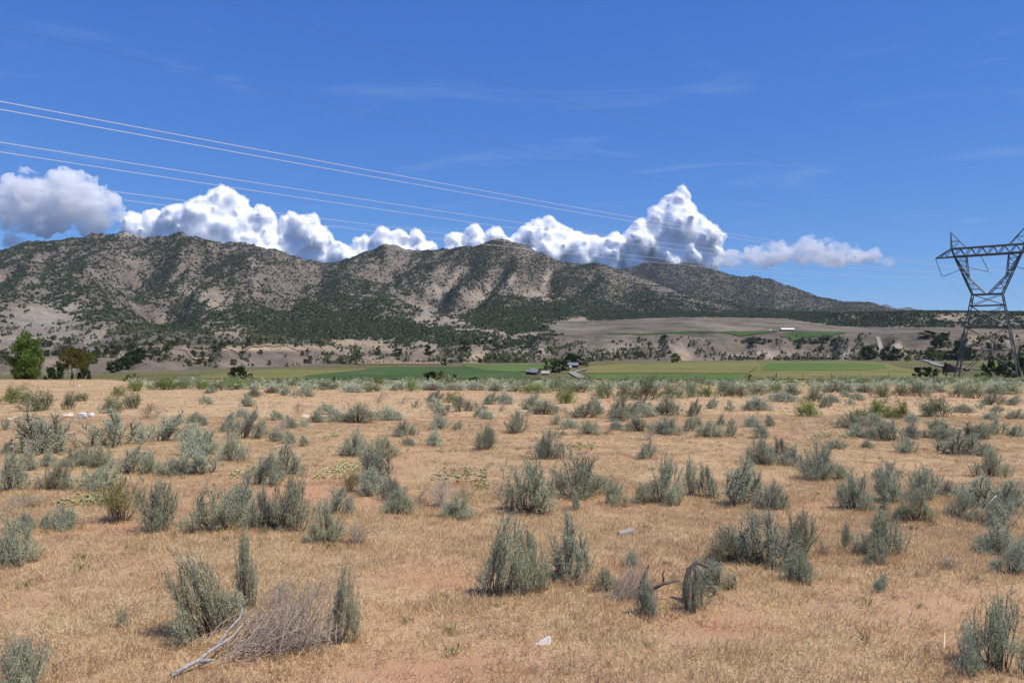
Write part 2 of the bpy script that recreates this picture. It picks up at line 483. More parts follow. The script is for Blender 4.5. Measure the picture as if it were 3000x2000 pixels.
# ground of the flat: red soil under litter of dry grass
gm = mat('dry_ground', (0.4, 0.25, 0.14), 0.95, 0.1)
a_bare = N(gm, 'ShaderNodeAttribute', attribute_name='bare')
a_g = N(gm, 'ShaderNodeAttribute', attribute_name='green')
n1 = noise(gm, 2.2, 8, 0.7); n2 = noise(gm, 38, 4, 0.7); n3 = noise(gm, 0.35, 5, 0.6)
soil = ramp(gm, n1.outputs[0], [(0.3, (0.42, 0.215, 0.115)), (0.5, (0.51, 0.28, 0.155)), (0.7, (0.57, 0.35, 0.205))])
lit = ramp(gm, n2.outputs[0], [(0.28, (0.26, 0.175, 0.10)), (0.5, (0.50, 0.345, 0.185)), (0.72, (0.68, 0.505, 0.285))])
mm = N(gm, 'ShaderNodeMath', operation='MULTIPLY_ADD'); mm.inputs[1].default_value = 1.3; mm.inputs[2].default_value = -0.65
LK(gm, n1.outputs[0], mm.inputs[0])
ad = N(gm, 'ShaderNodeMath', operation='ADD', use_clamp=True); LK(gm, a_bare.outputs['Fac'], ad.inputs[0]); LK(gm, mm.outputs[0], ad.inputs[1])
c0 = mixc(gm, ad.outputs[0], lit.outputs[0], soil.outputs[0])
grn = ramp(gm, n2.outputs[0], [(0.3, (0.17, 0.15, 0.05)), (0.7, (0.33, 0.29, 0.10))])
c1_ = mixc(gm, a_g.outputs['Fac'], c0.outputs[0], grn.outputs[0])
hv = N(gm, 'ShaderNodeMapRange'); hv.inputs['To Min'].default_value = 0.82; hv.inputs['To Max'].default_value = 1.18
LK(gm, n3.outputs[0], hv.inputs[0])
hs_ = N(gm, 'ShaderNodeHueSaturation'); LK(gm, c1_.outputs[0], hs_.inputs['Color']); LK(gm, hv.outputs[0], hs_.inputs['Value'])
LK(gm, hs_.outputs[0], base(gm)); bump(gm, n2.outputs[0], 0.8, 0.03)
M['ground'] = gm

# hills: soil colour per place, beds of paler and darker rock, small shrubs as fine mottling
hm = mat('hill_soil', (0.4, 0.32, 0.25), 0.95, 0.1)
a_s = N(hm, 'ShaderNodeAttribute', attribute_name='soil')
h1 = noise(hm, 0.06, 8, 0.7); h2 = noise(hm, 0.35, 4, 0.75); h3 = noise(hm, 0.03, 5, 0.6, 'Object', (0.25, 0.25, 5.0))
rr = ramp(hm, h1.outputs[0], [(0.3, (0.72, 0.70, 0.69)), (0.55, (1, 1, 1)), (0.75, (1.18, 1.14, 1.06))])
r2 = ramp(hm, h2.outputs[0], [(0.34, (0.42, 0.44, 0.38)), (0.47, (0.95, 0.95, 0.95)), (0.7, (1.1, 1.08, 1.05))])
r3 = ramp(hm, h3.outputs[0], [(0.38, (0.82, 0.80, 0.80)), (0.5, (1, 1, 1)), (0.6, (1.12, 1.10, 1.04))])
x1 = mixc(hm, 1.0, a_s.outputs['Color'], rr.outputs[0], 'MULTIPLY')
x2 = mixc(hm, 0.8, x1.outputs[0], r2.outputs[0], 'MULTIPLY')
x3 = mixc(hm, 0.8, x2.outputs[0], r3.outputs[0], 'MULTIPLY')
LK(hm, x3.outputs[0], base(hm)); bump(hm, h1.outputs[0], 1.0, 7.0)
M['hill'] = hm

def field_mat(name, c1, c2, c3, sc=0.02, rows=True):
    m = mat(name, c1, 0.95, 0.1)
    n = noise(m, sc, 7, 0.7, 'Object'); f = noise(m, 0.6, 4, 0.75)
    r = ramp(m, n.outputs[0], [(0.32, c1), (0.5, c2), (0.66, c3)])
    r_ = ramp(m, f.outputs[0], [(0.3, (0.72, 0.74, 0.72)), (0.7, (1.22, 1.2, 1.15))])
    x = mixc(m, 1.0, r.outputs[0], r_.outputs[0], 'MULTIPLY')
    if rows:      # swaths left by the mower or the irrigation lines
        st_ = noise(m, 0.12, 3, 0.6, 'Object', (0.06, 1.6, 0.0))
        rs_ = ramp(m, st_.outputs[0], [(0.36, (0.78, 0.80, 0.74)), (0.5, (1, 1, 1)), (0.62, (1.25, 1.18, 1.05))])
        x = mixc(m, 0.8, x.outputs[0], rs_.outputs[0], 'MULTIPLY')
    LK(m, x.outputs[0], base(m))
    return m
M['alfalfa'] = field_mat('alfalfa', (0.045, 0.08, 0.026), (0.06, 0.10, 0.03), (0.085, 0.125, 0.04))
M['bright'] = field_mat('green_hay', (0.08, 0.125, 0.03), (0.10, 0.15, 0.036), (0.15, 0.17, 0.05))
M['olive'] = field_mat('yellowing_hay', (0.125, 0.135, 0.04), (0.175, 0.165, 0.052), (0.235, 0.19, 0.068))
M['tilled'] = field_mat('tilled_soil', (0.22, 0.155, 0.105), (0.27, 0.195, 0.13), (0.31, 0.23, 0.155))
M['gravel'] = field_mat('gravel_road', (0.25, 0.22, 0.185), (0.29, 0.26, 0.22), (0.33, 0.30, 0.26), rows=False)
M['asphalt'] = field_mat('paved_road', (0.19, 0.19, 0.19), (0.22, 0.22, 0.22), (0.25, 0.25, 0.25), rows=False)

# ------------------------------------------------------------------ cumulus clouds, far beyond the mountains
cm = bpy.data.materials.new('cloud'); cm.use_nodes = True; cm.node_tree.nodes.clear()
co_ = N(cm, 'ShaderNodeOutputMaterial'); cp = N(cm, 'ShaderNodeVolumePrincipled')
cp.inputs['Color'].default_value = (1.0, 1.0, 1.0, 1); cp.inputs['Density'].default_value = 0.0075; cp.inputs['Anisotropy'].default_value = 0.0
LK(cm, cp.outputs[0], co_.inputs['Volume'])
# thin torn vapour: density broken up by noise
cwm = bpy.data.materials.new('thin_cloud'); cwm.use_nodes = True; cwm.node_tree.nodes.clear()
_o = N(cwm, 'ShaderNodeOutputMaterial'); _v = N(cwm, 'ShaderNodeVolumePrincipled'); _v.inputs['Color'].default_value = (1, 1, 1, 1); _v.inputs['Anisotropy'].default_value = 0.0
_n = noise(cwm, 0.0024, 6, 0.62, 'Object', (1, 1, 1.6)); _r = N(cwm, 'ShaderNodeMapRange'); _r.inputs['From Min'].default_value = 0.40; _r.inputs['From Max'].default_value = 0.62; _r.inputs['To Max'].default_value = 0.0085
LK(cwm, _n.outputs[0], _r.inputs[0]); LK(cwm, _r.outputs[0], _v.inputs['Density']); LK(cwm, _v.outputs[0], _o.inputs['Volume'])
ccm = bpy.data.materials.new('cloud_reflector'); ccm.use_nodes = True; ccm.node_tree.nodes.clear()  # opaque white body added inside the vapour, throws light back to brighten the cloud
_o = N(ccm, 'ShaderNodeOutputMaterial'); _d = N(ccm, 'ShaderNodeBsdfDiffuse'); _d.inputs[0].default_value = (0.99, 0.99, 0.99, 1); LK(ccm, _d.outputs[0], _o.inputs[0])
CY = 16500.0
def _ud(r_, lo, hi):
    a = r_.uniform(0, 6.283); e = r_.uniform(lo, hi)
    return np.array([[math.sin(e) * math.cos(a), math.sin(e) * math.sin(a), math.cos(e)]])
_bm = bmesh.new(); bmesh.ops.create_icosphere(_bm, subdivisions=2, radius=1.0); _bm.verts.ensure_lookup_table()
_icv = np.array([v.co[:] for v in _bm.verts]); _icf = np.array([[v.index for v in f.verts] for f in _bm.faces]); _bm.free()
def cloud(label, lobes, seed, flatten=1.0, voxel=39.0, fluff=1.0, far=CY, reflector_core=0.80):
    r_ = np.random.RandomState(seed)
    sp = CY / F
    balls = []
    for cx, cy_, rad in lobes:
        c0 = np.array([(cx - 1500) * sp, r_.uniform(-0.3, 0.3) * rad * sp, (HZ - cy_) * sp]); R0 = rad * sp
        balls.append((c0, R0 * 0.80))
        for k in range(20):
            d = _ud(r_, 0, 2.2)[0]
            rr3 = R0 * r_.uniform(0.2, 0.55)
            c1 = c0 + d * (R0 * 0.95 - rr3) * np.array([1.05, 1, flatten]); balls.append((c1, rr3))
            for j in range(3):
                d2 = _ud(r_, 0, 1.9)[0]; r4 = rr3 * r_.uniform(0.25, 0.5)
                balls.append((c1 + d2 * (rr3 * 0.95), r4))
    def shape(k_, vox, fine=1.0):
        V_ = np.concatenate([_icv * (rad * k_ if rad > 150 or k_ == 1.0 else rad * k_ * 0.85) * np.array([1, 1, flatten]) + c for c, rad in balls])
        F_ = np.concatenate([_icf + k * len(_icv) for k in range(len(balls))])
        t_ = obj('cloud', mesh_np('cloud', V_, F_))
        md = t_.modifiers.new('r', 'REMESH'); md.mode = 'VOXEL'; md.voxel_size = vox
        ev = t_.evaluated_get(bpy.context.evaluated_depsgraph_get())
        m2 = bpy.data.meshes.new_from_object(ev)
        bpy.data.objects.remove(t_, do_unlink=True)
        n = len(m2.vertices); co = np.empty(n * 3, np.float32); m2.vertices.foreach_get('co', co); co = co.reshape(-1, 3)
        nn = np.empty(n * 3, np.float32); m2.vertices.foreach_get('normal', nn); nn = nn.reshape(-1, 3)
        a = co / 300.0
        q1, q2 = a[:, 0] + a[:, 1] * .6, a[:, 2] - a[:, 1] * .6
        dsp = 110 * perlin(q1 * .8, q2 * .8, 3) + 70 * (0.35 - np.abs(perlin(q1 * 1.7, q2 * 1.7, 9)) * 1.6) * (0.35 + 0.65 * fine) + 55 * (0.3 - np.abs(perlin(q1 * 3.9, q2 * 3.9, 14)) * 1.5) * fine + 34 * perlin(q1 * 9, q2 * 9, 19) * fine
        co = co + nn * (dsp * fluff)[:, None]
        co[:, 1] += far
        m2.vertices.foreach_set('co', co.ravel()); m2.polygons.foreach_set('use_smooth', np.ones(len(m2.polygons), bool)); m2.update()
        m2.materials.clear()
        return m2
    o = obj('cloud', shape(1.0, voxel), cm if reflector_core else cwm)
    if reflector_core:
        obj('reflector_core', shape(reflector_core, voxel * 1.2, 0.0), ccm, o)
    return tag(o, label, 'cloud', 'cumulus clouds behind the mountains')
cloud('wide shaded grey cloud at the far left over the mountain', [(-60, 600, 80), (20, 585, 75), (110, 585, 85), (190, 575, 80), (260, 595, 80), (310, 620, 60), (60, 640, 60), (170, 640, 60), (260, 660, 50), (130, 665, 45)], 1, 0.95, 40, 1.3, reflector_core=0)
cloud('tiny white cloud puff touching the ridge at the left border', [(35, 705, 26), (60, 712, 20), (22, 715, 18)], 2, 1, 24, 0.5, reflector_core=0)
cloud('tall white billowing cloud above the left mountain', [(400, 680, 58), (450, 665, 50), (520, 660, 58), (600, 640, 66), (640, 595, 52), (680, 620, 58), (590, 690, 80), (720, 670, 66), (770, 650, 48), (790, 690, 50), (660, 700, 80), (420, 725, 50), (500, 730, 60), (800, 745, 55), (740, 740, 70)], 3)
cloud('white rounded cloud low over the saddle between the mountains', [(850, 680, 56), (900, 680, 56), (935, 705, 44), (880, 740, 60), (950, 760, 50), (900, 785, 50), (985, 780, 45)], 4)
cloud('low white cloud bank left of the sharp peak', [(1000, 750, 45), (1060, 735, 48), (1120, 710, 38), (1170, 705, 34), (1220, 715, 38), (1260, 725, 26), (1140, 750, 60), (1030, 775, 50), (1090, 765, 50), (1210, 750, 45), (1260, 750, 35)], 5)
cloud('white cloud bank behind the central summit', [(1335, 712, 36), (1390, 705, 40), (1450, 715, 44), (1520, 720, 44), (1570, 690, 50), (1610, 672, 40), (1640, 690, 40), (1690, 730, 54), (1740, 745, 50), (1600, 740, 70), (1330, 745, 40), (1400, 745, 50), (1480, 750, 50), (1780, 765, 50), (1700, 775, 55)], 6)
cloud('tallest towering white cloud right of the central summit', [(1985, 600, 38), (1965, 630, 48), (2005, 620, 34), (1920, 665, 56), (2000, 670, 66), (1870, 710, 60), (1960, 730, 80), (2060, 700, 52), (2100, 700, 32), (1800, 735, 52), (2040, 745, 66), (2090, 735, 34), (1860, 765, 60), (1980, 775, 60), (2080, 775, 45), (2000, 575, 26), (1962, 590, 24)], 7)
cloud('flat thin white cloud stretching right towards the tower', [(2150, 762, 44), (2220, 755, 50), (2290, 750, 52), (2360, 742, 60), (2430, 748, 58), (2500, 752, 44), (2560, 757, 32), (2605, 764, 18)], 8, 0.62, 30, 1.5, reflector_core=0)
cloud('small white cloud puff seen through the tower waist', [(2886, 893, 15), (2872, 899, 11)], 9, 0.8, 20, 0.4, CY * 1.3, 0)
cloud('small white cloud puff left of the tower body', [(2830, 893, 12), (2820, 898, 9)], 10, 0.8, 20, 0.4, CY * 1.3, 0)
cloud('small white cloud puff right of the tower at the border', [(2965, 895, 18), (2990, 892, 20), (3020, 897, 18)], 11, 0.8, 22, 0.5, CY * 1.3, 0)
# ------------------------------------------------------------------ ground sheet (the flat in front, all round the camera)
BARE = [(850, 1440, 260, 40), (1130, 1475, 130, 30), (2330, 1480, 260, 30), (1650, 1460, 150, 25), (1290, 1690, 160, 35), (2130, 1830, 160, 40), (1230, 1950, 260, 45),
        (1900, 1660, 200, 25), (350, 1540, 200, 20), (2750, 1160, 200, 12), (1350, 1150, 160, 8), (1700, 1240, 300, 10)]
BARE_W = []
for cx, cy_, rx, ry in BARE:
    x, y, _ = ray(cx, cy_); x2, y2, _ = ray(cx, max(cy_ - ry, 1124)); BARE_W.append((x, y, rx / F * y, max(y2 - y, 0.3)))
def bare_f(X, Y):
    s = 0.62 * fbm(X / 1.9, Y / 2.6, 41, 4) + 0.35 * fbm(X / 9, Y / 9, 45, 3) + 0.12
    for x, y, rx, ry in BARE_W:
        s = s + 0.75 * np.exp(-((X - x) / rx) ** 2 - ((Y - y) / ry) ** 2)
    return np.clip(s, 0, 1)

th = np.concatenate([np.arange(-180, -46, 6.0), np.linspace(-46, 46, 300), np.arange(52, 181, 6.0)]) * math.pi / 180
rr_ = np.geomspace(1.2, 340, 280)
TT, RR = np.meshgrid(th, rr_)
X, Y = RR * np.sin(TT), RR * np.cos(TT)
Z = np.where(np.abs(TT) < R(62), H(X, np.maximum(Y, 0.3)), -1.7 - 0.024 * np.maximum(Y, -100) * 0 - 0.02 * np.clip(RR, 0, 200))
wgt = sst(R(47), R(60), np.abs(TT))
Z = Z * (1 - wgt) + wgt * (-1.7 - 0.03 * np.minimum(RR, 280))
gme = mesh_np('ground', np.stack([X, Y, Z], -1).reshape(-1, 3), grid_faces(len(rr_), len(th))[:, ::-1], True)
pxg = 1500 + F * X / np.maximum(Y, 1)
vattr(gme, 'bare', bare_f(X, Y).ravel())
grn_ = sst(2220, 2420, pxg) * sst(130, 150, Y) * 0.9 + sst(125, 150, Y) * sst(700, 300, pxg) * 0.3 + sst(150, 190, Y) * 0.6
vattr(gme, 'green', np.clip(grn_, 0, 1).ravel())
tag(obj('ground', gme, M['ground']), kind='structure')

# ------------------------------------------------------------------ hills sheet (valley floor, bluffs and the long mountain)
un = np.linspace(-0.92, 0.92, 680)
yn = np.concatenate([np.geomspace(300, 1000, 150), np.geomspace(1006, 3450, 225)])
UU, YY = np.meshgrid(un, yn)
XX = UU * YY
ZZ = H(XX, YY)
PX = 1500 + F * UU
PY = HZ - F * ZZ / YY
vis = PY <= np.minimum.accumulate(np.concatenate([np.full((1, len(un)), 1140.0), PY[:-1]]), axis=0) + 2.5
def ell(cx, cy_, rx, ry, p=2, rot=0):
    c, s = math.cos(R(rot)), math.sin(R(rot))
    dx, dy = PX - cx, PY - cy_
    a = (dx * c + dy * s) / rx; b = (-dx * s + dy * c) / ry
    return np.exp(-(np.abs(a) ** p + np.abs(b) ** p))
wob = fbm(XX / 60, YY / 60, 51, 4)
y0g = np.interp(PX, _pk, _sv[:, 0, 0]); y1g = np.interp(PX, _pk, _sv[:, 1, 0]); y2g = np.interp(PX, _pk, _sv[:, 2, 0])
gx = np.gradient(ZZ, axis=1) / np.gradient(XX, axis=1)
gy = np.gradient(ZZ, axis=0) / np.gradient(YY, axis=0)
slope = np.hypot(gx, gy)
# tree cover 0..1
den = 0.66 + 0.42 * fbm(XX / 300, YY / 300, 61, 4) + 0.2 * wob
den = den + np.clip(gx * 1.5, -0.26, 0.8)                      # north-west faces hold more trees
mnt = sst(1.0, 1.25, YY / y2g)
den = np.where(YY < y0g * 0.99, -1, den)
for cx, cy_, rx, ry, rot, k in [(1000, 945, 330, 32, 8, 0.9), (1250, 988, 200, 16, 8, 0.8), (800, 985, 220, 14, 0, 0.7), (2050, 921, 620, 9, 0, 0.9), (430, 800, 60, 35, 25, 0.3),
                                 (1650, 905, 200, 20, 0, 0.5), (1850, 870, 120, 25, 15, 0.4), (1420, 790, 18, 90, 35, 0.55), (1330, 790, 16, 70, 35, 0.55), (1560, 800, 18, 70, 30, 0.45),
                                 (1700, 810, 18, 60, 30, 0.4), (330, 760, 180, 18, -12, 0.45), (600, 740, 120, 12, 12, 0.3), (230, 840, 220, 22, 10, 0.3), (1650, 1015, 90, 22, 0, 0.5),
                                 (2170, 1000, 220, 12, 0, 0.6), (1850, 1020, 60, 22, 0, 0.5), (2080, 1030, 60, 20, 0, 0.5), (2400, 1020, 60, 22, 0, 0.35), (1500, 1005, 130, 12, -10, 0.6), (450, 965, 90, 8, 0, 0.5)]:
    den = den + k * ell(cx, cy_, rx, ry, 2, rot)
bare = np.zeros_like(den)
for cx, cy_, rx, ry, rot in [(130, 945, 95, 55, 0), (20, 1000, 45, 40, 30), (280, 985, 60, 18, -35), (620, 888, 55, 30, 10), (660, 965, 70, 25, 15), (490, 935, 30, 14, 0), (370, 684, 70, 8, 5),
                             (1245, 925, 50, 38, 25), (1330, 950, 60, 28, 20), (1430, 975, 90, 16, 8), (1560, 985, 60, 12, 0), (1060, 1005, 110, 12, 3), (1010, 1030, 60, 10, 5), (1260, 1008, 60, 12, 0),
                             (1430, 855, 55, 26, -30), (1260, 850, 50, 22, 20), (1590, 870, 60, 14, 10), (1500, 818, 8, 40, 30), (1330, 815, 8, 45, 35), (1600, 820, 8, 35, 25), (1670, 945, 70, 12, -20),
                             (1910, 942, 45, 14, 0), (1890, 908, 45, 7, 0), (1400, 1045, 45, 20, -40), (1540, 1028, 70, 16, 0), (1790, 1020, 40, 22, 20), (2000, 1040, 30, 18, 40), (2230, 1025, 60, 24, 0),
                             (2450, 1035, 40, 20, 20), (2660, 1000, 70, 35, 10), (2830, 985, 60, 25, 0), (2460, 930, 70, 14, -10), (2780, 930, 90, 14, 0), (2950, 935, 60, 18, 0),
                             (780, 1022, 150, 5, 0), (100, 1060, 90, 12, 0), (300, 1035, 60, 8, 15)]:
    bare = np.maximum(bare, ell(cx, cy_, rx, ry, 3, rot))
bare = np.clip(bare * (0.85 + 0.6 * wob), 0, 1)
bare = np.clip(bare + 0.5 * sst(0.55, 0.95, slope) * mnt * (wob + 0.3), 0, 1)
den = den - 0.8 * bare
# the grey sagebrush bench and valley-floor strips carry few trees
mesa = sst(1.04, 1.1, YY / y1g) * sst(1.0, 0.96, YY / y2g) * sst(1560, 1700, PX + 120 * wob) * sst(3200, 3100, PX)
den = den - 1.2 * mesa * (1 - 0.7 * ell(2300, 1000, 200, 6))
top_plain = sst(2380, 2480, PX) * sst(1650, 1750, YY)
den = den + 0.15 * top_plain
foot = (YY > y0g * 0.99) & (YY < y1g * 1.16)
den = np.where(foot, den - 0.12 + 0.55 * (1 - notch(PX)) + 1.0 * fbm(XX / 75, YY / 60, 67, 3) + np.clip(gx * 0.5, -0.25, 0.35), den)
den = np.clip(den, 0, 1)

# soil colours
C = np.empty(XX.shape + (3,))
tan = np.array([0.205, 0.172, 0.140]); pink = np.array([0.178, 0.148, 0.13]); grey = np.array([0.32, 0.285, 0.24]); buff = np.array([0.40, 0.315, 0.21]); cream = np.array([0.38, 0.335, 0.25])
sagegrey = np.array([0.205, 0.17, 0.125]); meadow = np.array([0.20, 0.18, 0.075]); duff = np.array([0.125, 0.11, 0.085])
mixf = sst(-0.35, 0.35, fbm(XX / 280, YY / 280, 71, 4))[..., None]
C[:] = tan * mixf + pink * (1 - mixf)
s3 = lambda a: np.clip(a, 0, 1)[..., None]
fac = s3(den * 1.1 - 0.25); C = C * (1 - fac) + duff * fac
band = np.sin(ZZ / 6.0 + 2.0 * wob + 0.6 * np.sin(ZZ / 2.3))
rockc = grey * (0.5 + 0.5 * band[..., None]) + buff * (0.5 - 0.5 * band[..., None])
rockmix = s3(bare * 0.95); C = C * (1 - rockmix) + rockc * rockmix
for cx, cy_, rx, ry, col, k in [(130, 955, 110, 55, grey, 0.8), (170, 900, 60, 14, cream, 0.6), (1060, 1005, 130, 16, buff, 0.8), (800, 1020, 260, 7, buff, 0.8), (1290, 945, 110, 45, np.array([0.34, 0.275, 0.23]), 0.7),
                                (1450, 985, 130, 16, cream, 0.5), (370, 684, 60, 8, cream, 0.6), (2230, 1025, 70, 28, np.array([0.37, 0.315, 0.27]), 0.6), (2460, 1035, 50, 22, np.array([0.35, 0.30, 0.265]), 0.8),
                                (2700, 1000, 100, 40, np.array([0.36, 0.285, 0.225]), 0.6), (2850, 985, 110, 18, buff, 0.6), (100, 1075, 120, 16, np.array([0.28, 0.225, 0.185]), 0.6)]:
    f_ = s3(k * ell(cx, cy_, rx, ry, 3)); C = C * (1 - f_) + col * f_
fm = s3(mesa); C = C * (1 - fm) + sagegrey * (1 + 0.7 * fbm(XX / 70, YY / 150, 95, 6))[..., None] * fm
lowf = s3(0.5 * sst(0.98, 1.02, YY / y0g) * sst(1.5, 1.2, YY / y0g) * (0.6 + 1.2 * wob) * sst(1300, 1100, PX)); C = C * (1 - lowf) + duff * 1.3 * lowf
blf = s3(0.75 * sst(0.98, 1.03, YY / y0g) * sst(1.2, 1.05, YY / y1g) * (1 - mesa)); C = C * (1 + blf * (np.array([0.62, 0.55, 0.42]) - 0.5 * sst(-0.3, 0.4, fbm(XX / 45, YY / 45, 97, 4))[..., None]))
vf = s3(sst(1.0, 0.96, YY / y0g)); C = C * (1 - vf) + meadow * vf
hme = mesh_np('hills', np.stack([XX, YY, ZZ], -1).reshape(-1, 3), grid_faces(len(yn), len(un)), True)
vattr(hme, 'soil', C.reshape(-1, 3))
tag(obj('hills', hme, M['hill']), kind='structure')

# ------------------------------------------------------------------ farther mountain and the blue ridges beyond it
def far_range(name, crest, yc, yf, pyf, n_u, n_y, warp, seed, dens_amt):
    cr = np.array(crest, float)
    u = np.linspace((cr[0, 0] - 1500) / F, (cr[-1, 0] - 1500) / F, n_u)
    t = np.linspace(0, 1.35, n_y)
    U, T = np.meshgrid(u, t)
    pxx = 1500 + F * U
    Yv = yf + T * (yc - yf); Xv = U * Yv
    tw = T + warp * (ridged(Xv / (yc * 0.09) + 0.3 * Yv / (yc * 0.1), Yv / (yc * 0.35), seed, 4) - 0.6)
    zc_ = (HZ - np.interp(pxx, cr[:, 0], cr[:, 1])) / F * yc; zf = (HZ - pyf) / F * yf
    tt = np.clip(tw, 0, 1)
    z = zf + (zc_ - zf) * (0.55 * tt + 0.45 * tt ** 1.7) - np.clip(tw - 1, 0, 1) * zc_ * 1.5
    z = z + sst(0, 0.2, tt) * (0.004 * yc * fbm(Xv / (yc * 0.04), Yv / (yc * 0.04), seed + 5, 4))
    return U, Yv, Xv, z, tt
B_CREST = [(1640, 830), (1740, 805), (1811, 792), (1850, 783), (1888, 770), (1920, 771), (1990, 768), (2030, 770), (2066, 778), (2105, 792), (2143, 806), (2200, 811), (2245, 818), (2270, 822), (2296, 834), (2340, 846), (2385, 861),
           (2425, 872), (2462, 880), (2500, 886), (2564, 895), (2627, 909), (2717, 914), (2850, 920)]
Ub, Yb, Xb, Zb, tb = far_range('far', B_CREST, 4700, 3350, 934, 330, 140, 0.26, 81, 1)
bme = mesh_np('far_mountain', np.stack([Xb, Yb, Zb], -1).reshape(-1, 3), grid_faces(*Ub.shape), True)
gxb = np.gradient(Zb, axis=1) / np.gradient(Xb, axis=1)
denb = np.clip(0.85 + 0.5 * fbm(Xb / 500, Yb / 500, 85, 4) + np.clip(gxb * 0.9, -0.5, 0.4) + 0.25 * (tb - 0.5), 0, 1)
Cb = tan * 0.65 + 0 * Zb[..., None]; fb = s3(denb * 1.2 - 0.3); Cb = Cb * (1 - fb) + duff * fb
vattr(bme, 'soil', Cb.reshape(-1, 3))
tag(obj('far_mountain', bme, M['hill']), kind='structure')
C_CREST = [(2480, 910), (2540, 899), (2570, 892), (2596, 889), (2629, 901), (2650, 904), (2666, 903), (2681, 909), (2703, 906), (2716, 913), (2735, 914), (2748, 912), (2770, 909), (2800, 917), (2850, 922)]
Uc, Yc_, Xc, Zc, tcx = far_range('ridge', C_CREST, 12000, 10500, 950, 160, 50, 0.08, 91, 1)
cme = mesh_np('distant_ridge', np.stack([Xc, Yc_, Zc], -1).reshape(-1, 3), grid_faces(*Uc.shape), True)
vattr(cme, 'soil', (duff * 0.75 + 0 * Zc[..., None]).reshape(-1, 3))
tag(obj('distant_ridge', cme, M['hill']), kind='structure')

# ------------------------------------------------------------------ woodland on the slopes: thousands of small pinyons and junipers
_pyr_f = np.array([(0, 1, 2), (0, 2, 3), (0, 3, 4), (0, 4, 1)])
def blob_trees(name, P, rad, hgt, rng, mat_):
    """small ragged crowns, four faces each"""
    n = len(P)
    ang = rng.uniform(0, 6.28, (n, 1)) + np.arange(4)[None] * math.pi / 2 + rng.normal(0, 0.3, (n, 4))
    rj = rad[:, None] * rng.uniform(0.7, 1.35, (n, 4))
    mid = np.stack([np.cos(ang) * rj, np.sin(ang) * rj, hgt[:, None] * rng.uniform(-0.1, 0.45, (n, 4))], -1)
    top = np.stack([rng.normal(0, 0.4, n) * rad, rng.normal(0, 0.4, n) * rad, hgt], -1)[:, None]
    v = np.concatenate([top, mid], 1) + P[:, None]
    f = (_pyr_f[None] + (np.arange(n) * 5)[:, None, None]).reshape(-1, 3)
    return obj(name, mesh_np(name, v.reshape(-1, 3), f, False), mat_)
def sample_cells(Xg, Yg, Zg, d, visg, per_m2, rng, zfun=None):
    a = 0.25 * (d[:-1, :-1] + d[1:, :-1] + d[:-1, 1:] + d[1:, 1:])
    ar = np.abs((Xg[:-1, 1:] - Xg[:-1, :-1]) * (Yg[1:, :-1] - Yg[:-1, :-1]))
    lam = ar * a * per_m2 * (visg[:-1, :-1] | visg[1:, 1:])
    k = rng.poisson(lam)
    ii, jj = np.nonzero(k); rep = k[ii, jj]
    ii = np.repeat(ii, rep); jj = np.repeat(jj, rep)
    s, t = rng.uniform(0, 1, len(ii)), rng.uniform(0, 1, len(ii))
    def bl(A): return (A[ii, jj] * (1 - s) * (1 - t) + A[ii, jj + 1] * s * (1 - t) + A[ii + 1, jj] * (1 - s) * t + A[ii + 1, jj + 1] * s * t)
    return np.stack([bl(Xg), bl(Yg), bl(Zg)], 1)
rng = np.random.RandomState(5)
far_m = YY > 1010
inframe = np.abs(UU) < 0.80
dd = np.clip(den, 0, 1) ** 1.25
PT = sample_cells(XX, YY, ZZ, np.where(far_m & inframe, dd, 0), vis, 1 / 13.5, rng)
if len(PT) > 140000: PT = PT[rng.permutation(len(PT))[:140000]]
import sys; print('mountain trees', len(PT), file=sys.stderr)
wm = leaf_mat('woodland', (0.022, 0.032, 0.018), (0.04, 0.055, 0.028), (0.065, 0.075, 0.04), 0.0)
w = blob_trees('mountain_woodland', PT, rng.gamma(6, 0.44, len(PT)).clip(1.1, 4.4), rng.uniform(1.8, 4.8, len(PT)), rng, wm)
tag(w, 'dark pinyon and juniper woodland covering the mountain slopes', 'woodland', kind='stuff')
PB = sample_cells(Xb, Yb, Zb, np.clip(denb - 0.15, 0, 1), np.ones_like(Zb, bool) & (tb < 1.05), 1 / 50.0, rng)
if len(PB) > 40000: PB = PB[rng.permutation(len(PB))[:40000]]
print('far trees', len(PB))
w2 = blob_trees('far_woodland', PB, rng.uniform(2.9, 5.4, len(PB)), rng.uniform(3.5, 7.0, len(PB)), rng, wm)
tag(w2, 'bluish dark woodland on the farther mountain', 'woodland', kind='stuff')

# ------------------------------------------------------------------ fields and roads draped on the terrain
def drape(name, rows, mat_, lift=0.3, nc=16, sub=3, detail=True):
    """rows: (photo row, photo column of left edge, of right edge) from near to far"""
    rows2 = []
    for (p0, l0, r0), (p1, l1, r1) in zip(rows[:-1], rows[1:]):
        for k in range(sub):
            t = k / sub; rows2.append((p0 + (p1 - p0) * t, l0 + (l1 - l0) * t, r0 + (r1 - r0) * t))
    rows2.append(rows[-1])
    V = []
    for py, l, r_ in rows2:
        for c in np.linspace(l, r_, nc):
            x, y, _ = ray(c, py, 150, 2000)
            V.append((x, y))
    V = np.array(V)
    z = H(V[:, 0], V[:, 1], detail) + lift
    return tag(obj(name, mesh_np(name, np.column_stack([V, z]), grid_faces(len(rows2), nc), True), mat_), kind='structure')
drape('alfalfa_field', [(1112, 880, 1620), (1107, 885, 1560), (1100, 905, 1540), (1092, 985, 1530), (1086, 1050, 1500), (1079, 1090, 1385), (1075, 1130, 1345)], M['alfalfa'])
drape('hay_field', [(1110, 540, 880), (1104, 560, 895), (1097, 640, 960), (1090, 700, 1020), (1084, 780, 1085)], M['olive'], 0.28)
